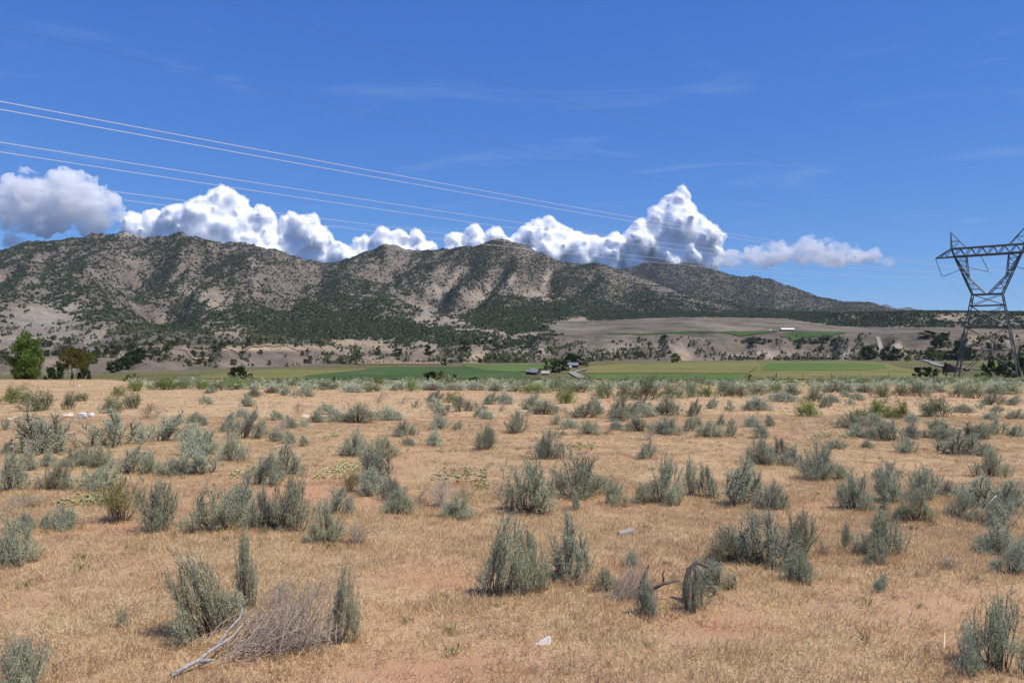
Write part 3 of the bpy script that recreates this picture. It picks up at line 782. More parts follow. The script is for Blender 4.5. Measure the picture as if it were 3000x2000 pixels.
drape('bright_hay_field', [(1090, 1505, 1548), (1084, 1420, 1580), (1076, 1365, 1605), (1070, 1350, 1610)], M['bright'], 0.32)
drape('mown_hay_field', [(1094.5, 1712, 2195), (1088, 1718, 2200), (1080, 1720, 2210), (1073, 1728, 2222), (1066, 1850, 2230), (1061, 2040, 2236)], M['olive'])
drape('lower_green_field', [(1114, 1760, 2172), (1110, 1740, 2178), (1104, 1725, 2186), (1096, 1712, 2194)], M['bright'], 0.34)
drape('eastern_hay_field', [(1112, 2180, 2800), (1104, 2190, 2790), (1092, 2203, 2730), (1078, 2215, 2640), (1066, 2232, 2600), (1060, 2242, 2560)], M['olive'], 0.31)
drape('eastern_green_strip', [(1086, 2235, 2540), (1080, 2230, 2600), (1070, 2240, 2590), (1063, 2252, 2500)], M['bright'], 0.45)
drape('tilled_field', [(1068, 1060, 1290), (1062, 985, 1310), (1055, 1000, 1330), (1047, 1080, 1338)], M['tilled'], 0.6)
def bench(name, rows, mat_, lift=0.9, nc=30, sub=5):
    """rows: (distance, photo column of left edge, of right edge)"""
    rows2 = [tuple(np.array(a_) + (np.array(b_) - np.array(a_)) * k / sub) for a_, b_ in zip(rows[:-1], rows[1:]) for k in range(sub)] + [rows[-1]]
    V = np.array([((c - 1500) / F * y, y) for y, l, r_ in rows2 for c in np.linspace(l, r_, nc)])
    z = H(V[:, 0], V[:, 1]) + lift
    return tag(obj(name, mesh_np(name, np.column_stack([V, z]), grid_faces(len(rows2), nc), True), mat_), kind='structure')
bench('bench_green_field', [(1108, 1745, 1990), (1122, 1800, 2170), (1140, 1930, 2280), (1165, 2060, 2270)], M['alfalfa'])
bench('bench_pasture', [(1075, 2290, 2470), (1095, 2285, 2480), (1120, 2320, 2470)], M['alfalfa'])
drape('far_right_pasture', [(1085, 2850, 3080), (1070, 2890, 3090), (1058, 2900, 3090), (1050, 2930, 3090)], M['bright'], 0.4)

def ribbon(name, pts, width, mat_, lift=0.5):
    P = np.array([ray(x, y, 150, 2200)[:2] for x, y in pts])
    s = np.concatenate([[0], np.cumsum(np.hypot(*np.diff(P, axis=0).T))])
    q = np.linspace(0, s[-1], max(12, int(s[-1] / 4)))
    c = np.stack([np.interp(q, s, P[:, k]) for k in (0, 1)], 1)
    for _ in range(3): c[1:-1] = 0.25 * c[:-2] + 0.5 * c[1:-1] + 0.25 * c[2:]
    t = np.gradient(c, axis=0); t /= np.linalg.norm(t, axis=1, keepdims=True) + 1e-9
    nrm = np.stack([-t[:, 1], t[:, 0]], 1)
    off = np.linspace(-0.5, 0.5, 5) * width
    V = c[:, None] + nrm[:, None] * off[None, :, None]
    V = V.reshape(-1, 2)
    z = H(V[:, 0], V[:, 1]) + lift
    f = grid_faces(len(c), 5)
    me = mesh_np(name, np.column_stack([V, z]), f, True)
    return tag(obj(name, me, mat_), kind='structure')
ribbon('gravel_drive', [(1662, 1091), (1675, 1092), (1690, 1101), (1700, 1106), (1712, 1110)], 4, M['gravel'])
ribbon('gravel_lane', [(1683, 1092), (1700, 1086), (1720, 1081)], 2.5, M['gravel'])
ribbon('paved_road', [(2610, 1048), (2660, 1049), (2705, 1052), (2730, 1062), (2745, 1070), (2770, 1076), (2850, 1081)], 6, M['asphalt'], 0.7)
ribbon('hill_road', [(2572, 978), (2588, 985), (2580, 1000), (2598, 1010), (2590, 1020), (2575, 1026)], 5, M['gravel'], 1.2)
ribbon('terrace_track', [(430, 1024), (560, 1022), (700, 1020), (900, 1019)], 7, M['tilled'], 0.8)
ribbon('bench_track', [(2062, 927), (2075, 936), (2095, 941)], 5, M['tilled'], 0.8)

# ------------------------------------------------------------------ shrub kinds: each a woody part and a leafy part in a unit box (1 wide, 1 high)
def unit_dirs(n, rng, lo=0.0, hi=1.2):
    a = rng.uniform(0, 6.283, n); e = rng.uniform(lo, hi, n)
    return np.stack([np.sin(e) * np.cos(a), np.sin(e) * np.sin(a), np.cos(e)], 1)

def shrub(kind, seed, lod):
    """lod 2 near, 1 middle, 0 far. returns (stem mesh, foliage mesh or None)"""
    rng = np.random.RandomState(seed * 131 + 7)
    st, lf = Bld(), Bld()
    q = (0.09, 0.36, 1.0)[lod]
    k = (3, 4, 5)[lod]
    ls = (2.5, 1.4, 0.74)[lod]                     # bigger leaves when there are fewer
    prof = {'spike': (28, 1.0, 0.86), 'round': (30, 1.15, 0.94), 'open': (13, 1.10, 0.90), 'rabbit': (60, 0.5, 0.92), 'green': (16, 0.85, 0.95), 'dead': (46, 1.15, 1.0), 'deadbig': (190, 1.2, 1.0), 'low': (36, 1.25, 0.95)}[kind]
    ns, emax, top = prof
    ns = max(6, int(ns * (0.35, 0.7, 1.0)[lod]))
    tips = []
    # an uneven crown: a few lobes of different height
    lobes = [(rng.uniform(-0.3, 0.3), rng.uniform(-0.3, 0.3), rng.uniform(0.72, 1.0)) for _ in range(4 if kind != 'open' else 6)]
    for i in range(ns):
        d = unit_dirs(1, rng, 0.05, emax)[0]
        L = rng.uniform(0.72, 1.0)
        if kind in ('rabbit', 'dead', 'deadbig'): L = rng.uniform(0.6, 1.0)
        lob = lobes[i % len(lobes)]
        end = np.array([d[0] * 0.5 * L / max(math.sin(emax), 0.5), d[1] * 0.5 * L / max(math.sin(emax), 0.5), max(0.18, d[2] * top * L * lob[2])])
        if kind in ('open', 'spike'):
            end[:2] = end[:2] * 0.7 + np.array(lob[:2]) * 0.5
        if kind == 'deadbig':
            end = np.array([rng.uniform(-0.25, 0.5), rng.uniform(-0.35, 0.35), rng.uniform(0.15, 1.0) ** 1.3])
        rr0 = np.hypot(end[0], end[1])
        if rr0 > 0.47: end[:2] *= 0.47 / rr0
        base_p = np.array([end[0] * 0.22 + rng.normal(0, 0.03), end[1] * 0.22 + rng.normal(0, 0.03), -0.03])
        if kind == 'deadbig': base_p = np.array([end[0] - rng.normal(0.35, 0.25), end[1] * 0.8 + rng.normal(0, 0.1), rng.uniform(-0.03, 0.15)])
        nseg = 5 if lod else 3
        t = np.linspace(0, 1, nseg)[:, None]
        bow = rng.normal(0, 0.05, 3) * (1 if kind not in ('open', 'deadbig') else 1.8)
        P = base_p * (1 - t) + end * t + bow * np.sin(t * math.pi)
        if kind not in ('rabbit', 'dead', 'deadbig'): P[:, 2] -= 0.08 * np.sin(t[:, 0] * math.pi)
        th_ = {'open': 0.024, 'spike': 0.012, 'round': 0.013, 'rabbit': 0.005, 'green': 0.012, 'dead': 0.009, 'deadbig': 0.0065, 'low': 0.008}[kind] * rng.uniform(0.7, 1.3) * (1.0, 1.0, 0.9)[lod]
        st.tube(P, np.linspace(th_, th_ * 0.3, nseg), k, False)
        nb = {'open': 9, 'spike': 5, 'round': 6, 'rabbit': 2, 'green': 8, 'dead': 7, 'deadbig': 7, 'low': 5}[kind]
        if lod == 0: nb = max(2, nb // 3)
        for j in range(nb):
            s0 = rng.uniform(0.35, 1.0)
            p0 = base_p * (1 - s0) + end * s0 + bow * math.sin(s0 * math.pi)
            if kind not in ('rabbit', 'dead', 'deadbig'): p0[2] -= 0.08 * math.sin(s0 * math.pi)
            dir_ = rng.normal(0, 0.55, 3) + (end - base_p) / (np.linalg.norm(end - base_p) + 1e-6) * 0.7 + np.array([0, 0, 0.55 if kind != 'dead' else 0.15])
            dir_ /= np.linalg.norm(dir_)
            tl = rng.uniform(0.10, 0.22) * (1.25 if kind == 'dead' else 1)
            p1 = p0 + dir_ * tl
            p1[2] = max(p1[2], 0.03)
            if lod: st.tube(np.array([p0, 0.5 * (p0 + p1) + rng.normal(0, 0.012, 3), p1]), [th_ * 0.4, th_ * 0.3, th_ * 0.15], 3, False)
            tips.append((p0, p1))
        tips.append((P[-2], P[-1]))
    tips0 = np.array([a for a, b in tips]); tips1 = np.array([b for a, b in tips])
    if kind in ('spike', 'round', 'open', 'green', 'low', 'rabbit'):
        nl = int({'spike': 5200, 'round': 6500, 'open': 5600, 'green': 4300, 'low': 1500, 'rabbit': 3000}[kind] * q * (1.15 if lod == 2 else 0.95))
        idx = rng.randint(0, len(tips), nl)
        s = rng.uniform(0.0, 1.08, nl)[:, None] ** 0.8
        ax = tips1[idx] - tips0[idx]
        spread = {'spike': 0.022, 'round': 0.03, 'open': 0.034, 'green': 0.045, 'low': 0.04, 'rabbit': 0.02}[kind] * (1 if lod == 2 else 1.25)
        P = tips0[idx] + ax * s + rng.normal(0, spread, (nl, 3))
        P[:, 2] = np.maximum(P[:, 2], 0.02)
        D = ax / (np.linalg.norm(ax, axis=1, keepdims=True) + 1e-6) * 0.7 + rng.normal(0, 0.55, (nl, 3)) + np.array([0, 0, 0.55])
        ll, ww = {'spike': (0.042, 0.011), 'round': (0.036, 0.014), 'open': (0.036, 0.014), 'green': (0.05, 0.011), 'low': (0.045, 0.010), 'rabbit': (0.085, 0.008)}[kind]
        lf.leaves(P, D, rng.uniform(0.7, 1.3, nl) * ll * ls ** 0.8, ww * ls ** 1.1, rng)
        if kind in ('spike', 'rabbit') or (kind == 'round' and seed % 2):
            # slim upright flower stalks standing above the crown
            nk = {'spike': 46, 'rabbit': 50, 'round': 16}[kind]
            nk = int(nk * (0.45, 0.7, 1.0)[lod])
            hi = tips1[np.argsort(tips1[:, 2])[-max(20, len(tips1) // 2):]]
            for j in range(nk):
                b = hi[rng.randint(len(hi))] + rng.normal(0, 0.03, 3)
                h_ = rng.uniform(0.05, 0.17 if kind == 'spike' else 0.26 if kind == 'rabbit' else 0.10)
                e = b + np.array([rng.normal(0, 0.03), rng.normal(0, 0.03), h_])
                if lod: st.tube(np.array([b, 0.5 * (b + e), e]), [0.004, 0.0035, 0.002], 3, False)
                m_ = max(3, int(22 * q))
                tt = rng.uniform(0, 1, m_)[:, None]
                PP = b + (e - b) * tt + rng.normal(0, 0.006, (m_, 3))
                lf.leaves(PP, rng.normal(0, 0.35, (m_, 3)) + np.array([0, 0, 1.0]), 0.034 * ls ** 0.8, 0.009 * ls, rng)
    for B_ in (st, lf):
        B_.v = [np.asarray(v_) for v_ in B_.v]
    if kind in ('spike', 'round', 'open', 'green'):
        # lower side shoots make one ragged, spreading clump
        base_l = np.concatenate(lf.v).reshape(-1, 4, 3); base_s = (list(st.v), list(st.q), st.n)
        sv, sq = np.concatenate(st.v), np.concatenate(st.q)
        sq = sq[:int(len(sq) * 0.3)]; sv = sv[:sq.max() + 1]
        for j in range(2 + seed % 2):
            a = seed * 1.3 + j * 2.5 + rng.uniform(-0.5, 0.5); d_ = rng.uniform(0.26, 0.42); k_ = rng.uniform(0.42, 0.66)
            off = np.array([math.cos(a) * d_, math.sin(a) * d_, 0.0]); ca, sa = math.cos(a + 1), math.sin(a + 1)
            rot = np.array([[ca, -sa, 0], [sa, ca, 0], [0, 0, 1.0]])
            pick_ = rng.permutation(len(base_l))[:int(len(base_l) * 0.22)]
            q4 = base_l[pick_]; c4 = q4.mean(1, keepdims=True)
            q4 = (c4 @ rot.T) * np.array([k_ * 1.25, k_ * 1.25, k_]) + (q4 - c4)
            v4 = q4.reshape(-1, 3) + off; lf.add(v4, np.arange(len(v4)).reshape(-1, 4))
            if lod:
                st.add((sv @ rot.T) * np.array([k_ * 1.25, k_ * 1.25, k_]) + off, sq)
    ref = np.concatenate(lf.v if lf.n else st.v)
    if kind != 'rabbit' and kind != 'deadbig' and seed % 3 == 0:
        sk = rng.uniform(-0.35, 0.35, 2)
        for B_ in (st, lf):
            B_.v = [v_ + np.column_stack([v_[:, 2] * sk[0], v_[:, 2] * sk[1], 0 * v_[:, 2]]) for v_ in B_.v]
        ref = np.concatenate(lf.v if lf.n else st.v)
    rx = np.percentile(np.hypot(ref[:, 0], ref[:, 1]), 96) ; rz_ = np.percentile(ref[:, 2], 98.5)
    S_ = np.array([0.5 / rx, 0.5 / rx, 1.0 / rz_])
    for B_ in (st, lf):
        B_.v = [v_ * S_ for v_ in B_.v]
    nm = {'spike': 'sage', 'round': 'sage', 'open': 'sage', 'rabbit': 'rabbitbrush', 'green': 'greasewood', 'dead': 'dead_shrub', 'deadbig': 'dead_shrub', 'low': 'low_shrub'}[kind]
    sm = st.build(nm + '_stem', True)
    fm_ = lf.build(nm + '_foliage') if lf.n else None
    return sm, fm_

_lib = {}
def shrub_mesh(kind, var, lod):
    key = (kind, var, lod)
    if key not in _lib:
        _lib[key] = shrub(kind, var, lod)
    return _lib[key]
NVAR = {2: 6, 1: 7, 0: 6}
LEAFM = {'X': None, 'S': 'sage', 'R': 'sage_dark', 'O': 'sage_dark', 'Y': 'rabbit', 'G': 'green', 'D': None, 'L': 'tumble', 'B': 'lime', 'E': 'sage'}
KIND = {'X': 'deadbig', 'S': 'spike', 'R': 'round', 'O': 'open', 'Y': 'rabbit', 'G': 'green', 'D': 'dead', 'L': 'low', 'B': 'green', 'E': 'round'}
NAME = {'X': 'dead_shrub', 'S': 'sagebrush', 'R': 'sagebrush', 'O': 'sagebrush', 'E': 'sagebrush', 'Y': 'rabbitbrush', 'G': 'greasewood', 'D': 'dead_shrub', 'L': 'dry_shrub', 'B': 'green_shrub'}
_matmesh = {}
def shrub_parts(kind_code, var, lod):
    key = (kind_code, var, lod)
    if key not in _matmesh:
        s, f = shrub_mesh(KIND[kind_code], var, lod)
        s = s.copy(); s.materials.clear(); s.materials.append(M['deadwood'] if kind_code in 'DLX' else M['stem'])
        if f is not None:
            f = f.copy(); f.materials.clear(); f.materials.append(M[LEAFM[kind_code]])
        _matmesh[key] = (s, f)
    return _matmesh[key]

CROP = {1: (0, 1080, 1 / 2.352), 2: (1000, 1080, 1 / 2.352), 3: (2000, 1080, 1 / 2.352), 4: (0, 1480, 1100 / 2352), 5: (1000, 1480, 1 / 2.352), 6: (2000, 1480, 1 / 2.352)}
# crop, left, top, right, foot, kind code [, label]
BUSH = [
 # ---- near the camera
 (4, 1090, 340, 1500, 840, 'S', 'tall grey-green sagebrush with many spikes, left of the fallen grey-brown dead bush'),
 (4, 1480, 165, 1610, 660, 'S', 'narrow columnar sagebrush rising behind the dead bush, taller than anything near it'),
 (4, 1440, 520, 2130, 960, 'X', 'broad fallen dead bush of bare grey-brown twigs leaning right in the foreground'),
 (4, 2030, 420, 2210, 880, 'S', 'pale sagebrush poking out of the right end of the big dead bush'),
 (4, 1700, 460, 1840, 640, 'L', 'small pale twiggy shrub behind the big dead bush'),
 (4, 725, 640, 795, 775, 'S', 'tiny lone sagebrush seedling in dry grass left of the spiky sagebrush'),
 (4, 0, 770, 190, 1010, 'L', 'dark purplish dry twigs at the lower left corner'),
 (4, -60, 880, 250, 1180, 'S', 'blue-grey sagebrush cut off by the lower left corner'),
 (4, -60, 90, 185, 380, 'S', 'grey sagebrush at the left border above the lower left corner one'),
 (5, 925, 110, 1260, 650, 'S', 'largest pale sagebrush left of centre front, dark stems bare at the base'),
 (5, 1190, 190, 1420, 590, 'S', 'sagebrush wedged in the middle of the front centre clump of three'),
 (5, 1420, 95, 1750, 520, 'O', 'right-hand sagebrush of the front centre clump, tufts on bare branches'),
 (5, 1595, 440, 1765, 560, 'L', 'low dry tuft at the right foot of the front centre clump'),
 (5, 1765, 425, 1910, 600, 'S', 'small spiky sagebrush between the front centre clump and the twisted dead branches'),
 (5, 1870, 410, 2160, 660, 'X', 'heap of twisted dead branches with a forked black top'),
 (5, 2050, 510, 2210, 775, 'R', 'small upright sagebrush with a black shadow below the forked dead branches'),
 (5, 1935, 315, 2045, 435, 'S', 'small green sagebrush just below the weathered timber block'),
 (5, 495, 650, 555, 735, 'L', 'tiny grey tuft alone on red soil left of front centre'),
 (5, 585, 645, 635, 725, 'L', 'tiny slim tuft right of the smaller grey one on red soil'),
 (6, -10, 415, 170, 730, 'O', 'grey sagebrush under the arched dead trunk'),
 (6, 60, 395, 360, 590, 'O', 'arched sagebrush bending right over its dead trunk'),
 (6, 190, 140, 445, 400, 'S', 'rounded grey-green sagebrush left of the small tree-like one'),
 (6, 395, 70, 740, 425, 'O', 'tree-like dark sagebrush with one thick trunk and spreading arms'),
 (6, 690, 55, 950, 360, 'S', 'feathery pale sagebrush with tall yellow-green spikes right of the tree-like one'),
 (6, 715, 325, 920, 540, 'E', 'dense bright green ball-shaped sagebrush in front of the feathery one'),
 (6, 930, 220, 1060, 345, 'D', 'small dark dead branch fan right of the feathery sagebrush'),
 (6, 1085, 125, 1170, 310, 'S', 'slim pale sagebrush beside the fallen dead sticks'),
 (6, 1140, 240, 1300, 340, 'D', 'low pile of dead sticks leaning on the big egg-shaped sagebrush'),
 (6, 1280, 50, 1565, 370, 'S', 'big egg-shaped sagebrush with fine even spikes'),
 (6, 1260, 315, 1410, 410, 'R', 'small low sagebrush at the foot of the egg-shaped one'),
 (6, 1285, 490, 1425, 600, 'R', 'small bluish sagebrush half dead in open dry grass'),
 (6, 1765, 365, 1925, 445, 'D', 'flat dry brown tuft right of the egg-shaped sagebrush'),
 (6, 2060, 145, 2370, 350, 'R', 'bluish dense sagebrush at the right border'),
 (6, 2190, 270, 2420, 490, 'R', 'lower sagebrush in front of the bluish one at the right border'),
 (6, 2020, 680, 2420, 1160, 'S', 'large sagebrush in the lower right corner with brown grass around it'),
 (6, 1930, 1000, 2070, 1190, 'S', 'thin pale sagebrush left of the large lower right corner one'),
 # ---- second rank
 (1, 660, 770, 935, 1065, 'Y', 'yellow-green rabbitbrush fanning up like tall grass, left'),
 (1, 915, 785, 1230, 1125, 'S', 'large grey sagebrush joined to the right side of the yellow rabbitbrush'),
 (1, 1260, 835, 1645, 1130, 'S', 'broad grey sagebrush right of the rabbitbrush pair, left of three in a row'),
 (1, 1525, 795, 1770, 1065, 'O', 'middle sagebrush of the row of three right of the rabbitbrush'),
 (1, 1745, 840, 1905, 1105, 'O', 'brown-stemmed sagebrush squeezed left of the tall round one'),
 (1, 1825, 760, 2110, 1115, 'S', 'tall round sagebrush ending the row right of the rabbitbrush'),
 (1, 2195, 835, 2400, 1015, 'O', 'grey sagebrush behind the small round pale one'),
 (1, 2135, 960, 2340, 1205, 'E', 'small round pale sagebrush standing on red soil right of the row of three'),
 (2, 20, 1035, 185, 1220, 'D', 'half-dead tuft of grey twigs right of the small round pale sagebrush'),
 (1, 80, 985, 230, 1125, 'R', 'small dark sagebrush near the left border, left of two'),
 (1, 235, 1000, 335, 1105, 'R', 'smallest tuft between two small sagebrushes near the left border'),
 (1, 325, 955, 535, 1115, 'R', 'small grey sagebrush left of the rabbitbrush on bare ground'),
 (1, 1675, 605, 1895, 810, 'O', 'dark sagebrush with bare lower stems, left of the taller forked one'),
 (1, 1835, 535, 2065, 745, 'O', 'taller forked dark sagebrush above the row of three'),
 (1, 2035, 650, 2125, 745, 'L', 'dry grey tuft right of the forked dark sagebrush'),
 (2, 80, 550, 365, 770, 'O', 'tall dark sagebrush with a crooked arm to the left, centre left'),
 (2, 85, 700, 335, 870, 'R', 'pale lower half of the clump with the crooked arm'),
 (2, 265, 755, 425, 910, 'R', 'grey sagebrush right of the crooked-armed one'),
 (2, 295, 835, 495, 1005, 'E', 'low sagebrush on red soil in front of the crooked-armed clump'),
 (2, 5, 725, 115, 855, 'Y', 'fresh green grassy tuft left of the crooked-armed sagebrush'),
 (2, 475, 815, 605, 930, 'L', 'brown dry tuft left of the grey dead bush at centre'),
 (2, 585, 755, 785, 965, 'D', 'grey dead bush with pale twigs at centre left, behind a low sagebrush'),
 (2, 685, 885, 895, 1035, 'E', 'low pale sagebrush in front of the centre dead bush'),
 (2, 785, 815, 915, 895, 'L', 'small dry tuft right of the centre dead bush'),
 (2, 1025, 775, 1145, 905, 'L', 'grey-brown tuft at the left side of the large centre sagebrush'),
 (2, 1105, 640, 1480, 1000, 'S', 'large ragged sagebrush at the centre with showing stems'),
 (2, 1460, 595, 1830, 895, 'E', 'large smooth rounded sagebrush right of the ragged centre one, shadow on red soil'),
 (2, 1585, 835, 1665, 975, 'R', 'small dark sagebrush standing in front of the large rounded one'),
 (2, 1795, 775, 1995, 945, 'S', 'yellowish low sagebrush right of the large rounded one'),
 (2, 2005, 795, 2155, 935, 'S', 'pale low sagebrush on the left flank of the wide right-centre clump'),
 (2, 2105, 635, 2360, 935, 'S', 'wide pale sagebrush clump right of centre'),
 (3, 0, 625, 125, 880, 'S', 'spiky middle of the wide right-centre clump'),
 (3, 115, 665, 250, 895, 'O', 'dark right end of the wide right-centre clump'),
 (3, 260, 655, 555, 950, 'O', 'large dark sagebrush right of the wide right-centre clump'),
 (3, 515, 800, 715, 975, 'O', 'low branchy sagebrush with a pale trunk right of the large dark one'),
 (3, 460, 485, 655, 665, 'R', 'dark clustered sagebrush, left of the group behind red soil'),
 (3, 635, 480, 755, 645, 'O', 'upright tufted sagebrush in the middle of the dark group of three'),
 (3, 695, 535, 835, 675, 'O', 'low dark sagebrush touching the big dark ball'),
 (3, 815, 520, 1090, 770, 'R', 'big dark ball-shaped sagebrush with black shadow'),
 (3, 1055, 665, 1185, 765, 'R', 'small sagebrush at the right side of the big dark ball'),
 (3, 1085, 730, 1295, 980, 'R', 'upright pear-shaped sagebrush on red soil, alone'),
 (3, 1345, 645, 1485, 770, 'O', 'tall-topped sagebrush at the back left of the right-hand clump'),
 (3, 1335, 695, 1565, 925, 'R', 'dark broad sagebrush in the right-hand clump beside red soil'),
 (3, 1555, 685, 1815, 905, 'S', 'spiky sagebrush in the middle of the right-hand clump'),
 (3, 1765, 775, 1915, 885, 'R', 'low sagebrush ending the right-hand clump'),
 (3, 1520, 835, 1755, 1055, 'S', 'pale feathery sagebrush in front of the right-hand clump'),
 (3, 1360, 915, 1450, 990, 'R', 'little round sagebrush on red soil left of the pale feathery one'),
 (3, 1445, 945, 1545, 1045, 'S', 'thin pale tuft left of the pale feathery sagebrush'),
 (3, 1825, 885, 2065, 1045, 'S', 'grey-green sagebrush left of the straw-coloured stick'),
 (3, 1925, 765, 2240, 965, 'O', 'wide dark sagebrush near the right border behind the straw-coloured stick'),
 (3, 2180, 780, 2420, 1000, 'O', 'dark sagebrush running out of the right border'),
 (3, 2080, 925, 2360, 1095, 'R', 'grey sagebrush right of the straw-coloured stick'),
 (3, 2035, 565, 2235, 750, 'S', 'green-tipped round sagebrush near the right border with dead twigs beside it'),
 (2, 1315, 435, 1530, 625, 'R', 'neat dark round sagebrush alone in dry grass at centre'),
 (2, 895, 395, 1075, 560, 'R', 'neat round sagebrush alone in dry grass left of the dark round one'),
 (2, 1125, 300, 1305, 445, 'R', 'rounded sagebrush with a pale heart, farther behind the two neat round ones'),
 (2, 2025, 500, 2160, 625, 'R', 'dark cone-shaped sagebrush alone right of centre'),
 (2, 590, 320, 765, 420, 'R', 'dome-shaped sagebrush with a low tail to the right, centre left'),
 (2, 745, 360, 830, 425, 'R', 'low tail at the right of the dome-shaped sagebrush'),
 (2, 340, 365, 515, 465, 'R', 'round grey sagebrush above three small ones, centre left'),
 (2, 430, 470, 515, 535, 'R', 'smallest of three sagebrushes on open grass centre left'),
 (2, 565, 430, 695, 535, 'E', 'compact spiky sagebrush right of the smallest one on open grass'),
 (2, -10, 425, 175, 605, 'R', 'dark double-topped sagebrush left of the yellowish one'),
 (2, 155, 465, 395, 610, 'S', 'yellowish loose sagebrush between the double-topped and crooked-armed ones'),
 # ---- left middle ground
 (1, 65, 320, 475, 580, 'O', 'very wide blue-grey sagebrush by the left border, below the white rocks'),
 (1, 555, 300, 965, 535, 'O', 'wide branchy blue-grey sagebrush right of the white rocks'),
 (1, 955, 325, 1275, 505, 'O', 'blue-grey sagebrush with dark centre right of the wide branchy one'),
 (1, 915, 230, 1115, 345, 'L', 'dry reddish-tipped shrub behind the blue-grey sagebrushes'),
 (1, 1215, 415, 1505, 605, 'R', 'tall grey sagebrush at the middle of the left thicket'),
 (1, 1485, 455, 1665, 645, 'S', 'thin greenish sagebrush right of the tall grey one in the left thicket'),
 (1, 1565, 535, 1705, 660, 'L', 'brown grassy tuft below the thin greenish sagebrush'),
 (1, 1485, 345, 1615, 435, 'R'), (1, 1585, 295, 1785, 485, 'O', 'dark-trunked sagebrush with bare stubs beside it, left of centre'),
 (1, 1785, 355, 1855, 465, 'D', 'bare stubby dead shrub right of the dark-trunked sagebrush'),
 (1, 1845, 415, 1955, 505, 'R'), (1, 1605, 270, 1715, 335, 'R'), (1, 1525, 300, 1625, 365, 'R'), (1, 1265, 300, 1375, 380, 'R'), (1, 1345, 320, 1455, 395, 'R'),
 (1, 1850, 285, 1985, 355, 'R'), (1, 1955, 325, 2055, 415, 'R'), (1, 1875, 335, 1985, 425, 'D'), (1, 2055, 345, 2120, 410, 'R', 'little sagebrush just below the tan rock'),
 (1, 1995, 230, 2105, 305, 'L', 'purplish dry shrub left of the tan rock, farther back'), (1, 2125, 290, 2255, 370, 'R', 'sagebrush touching the right side of the tan rock'),
 (1, 2195, 235, 2345, 315, 'R'), (1, 2265, 285, 2405, 370, 'R'), (1, 1945, 425, 2065, 515, 'R'), (1, 2055, 455, 2145, 535, 'R'),
 (1, 0, 340, 65, 425, 'R'), (1, -40, 585, 145, 850, 'O', 'big dark sagebrush cut by the left border, half way down'),
 (1, -20, 495, 80, 590, 'R'), (1, 145, 555, 255, 705, 'R'), (1, 245, 565, 370, 680, 'R'), (1, 425, 545, 625, 680, 'E'), (1, 595, 540, 775, 690, 'S'),
 (1, 765, 555, 995, 730, 'O'), (1, 965, 575, 1085, 730, 'S'), (1, 1075, 625, 1265, 740, 'R', 'flat-topped left half of the low dark double sagebrush'),
 (1, 1245, 555, 1485, 730, 'O', 'taller right half of the low dark double sagebrush'),
 (1, 240, 665, 485, 840, 'S', 'pale low sage mat with dry grass, left'), (1, 475, 685, 805, 840, 'S', 'pale straggling sage mat above the yellow rabbitbrush'),
 (1, 0, 875, 115, 1000, 'L', 'grey twiggy tuft at the left border'), (1, 100, 865, 275, 960, 'L'),
 (1, 1375, 180, 1480, 245, 'E', 'small round sagebrush on open tan ground, left of the taller grey-green one'), (1, 1645, 170, 1775, 260, 'E', 'grey-green round sagebrush with another behind it on open tan ground'),
 (1, 1695, 125, 1805, 195, 'R'), (1, 1375, 130, 1480, 170, 'R'), (1, 1815, 120, 1925, 170, 'R'), (1, 1895, 130, 1995, 185, 'R'), (1, 1995, 140, 2045, 190, 'R'), (1, 2055, 120, 2175, 195, 'R'),
 (1, 675, 180, 815, 305, 'G', 'light green open shrub with bare purple stems above the white rocks'), (1, 825, 160, 990, 275, 'G', 'light green spreading shrub right of the bare-stemmed one'),
 (1, 755, 115, 835, 190, 'B', 'yellow-green slim shrub behind the two light green shrubs'), (1, -20, 110, 155, 245, 'B', 'bright green shrub at the left border below the cottonwood'),
 (1, 125, 145, 395, 290, 'G', 'wide pale green shrub right of the bright green one at the left border'), (1, 415, 160, 505, 280, 'G', 'pale green shrub ending the row below the two small trees'), (1, 495, 160, 615, 225, 'G'),
 (1, 855, 70, 1005, 155, 'B', 'rounded olive-green shrub at the left end of the far hedge-like band'), (1, 995, 50, 1235, 145, 'B', 'broad yellow-green shrub in the far hedge-like band, left'), (1, 1200, 60, 1330, 140, 'G'), (1, 1300, 75, 1450, 145, 'B'), (1, 1440, 80, 1560, 150, 'G'), (1, 1560, 70, 1700, 145, 'B'),
 (1, 1700, 60, 1830, 140, 'G'), (1, 1830, 55, 1960, 130, 'G'), (1, 1930, 70, 2060, 135, 'G'), (1, 2040, 75, 2180, 140, 'R'), (1, 2150, 80, 2300, 145, 'G'),
 # ---- middle and far centre
 (2, 235, 265, 435, 360, 'R'), (2, -10, 240, 225, 375, 'R'), (2, 475, 205, 550, 270, 'E'), (2, 550, 150, 695, 230, 'R'), (2, 695, 155, 805, 235, 'B'), (2, 605, 200, 725, 285, 'R'),
 (2, 715, 190, 925, 295, 'O'), (2, 635, 260, 755, 325, 'R'), (2, 890, 270, 975, 335, 'R'), (2, 955, 280, 1055, 350, 'R'), (2, 1045, 230, 1145, 295, 'D'), (2, 960, 245, 1015, 290, 'R'),
 (2, 935, 165, 1085, 245, 'R'), (2, 1075, 160, 1195, 245, 'R'), (2, 1185, 175, 1395, 280, 'R'), (2, 1295, 215, 1505, 315, 'R'), (2, 1445, 135, 1615, 240, 'B'), (2, 1235, 270, 1315, 330, 'L'),
 (2, 1505, 260, 1615, 340, 'L'), (2, 1565, 230, 1765, 340, 'R'), (2, 1705, 190, 1835, 315, 'R'), (2, 1825, 200, 1995, 345, 'R'), (2, 1845, 265, 1985, 365, 'R'), (2, 1955, 205, 2125, 315, 'R'),
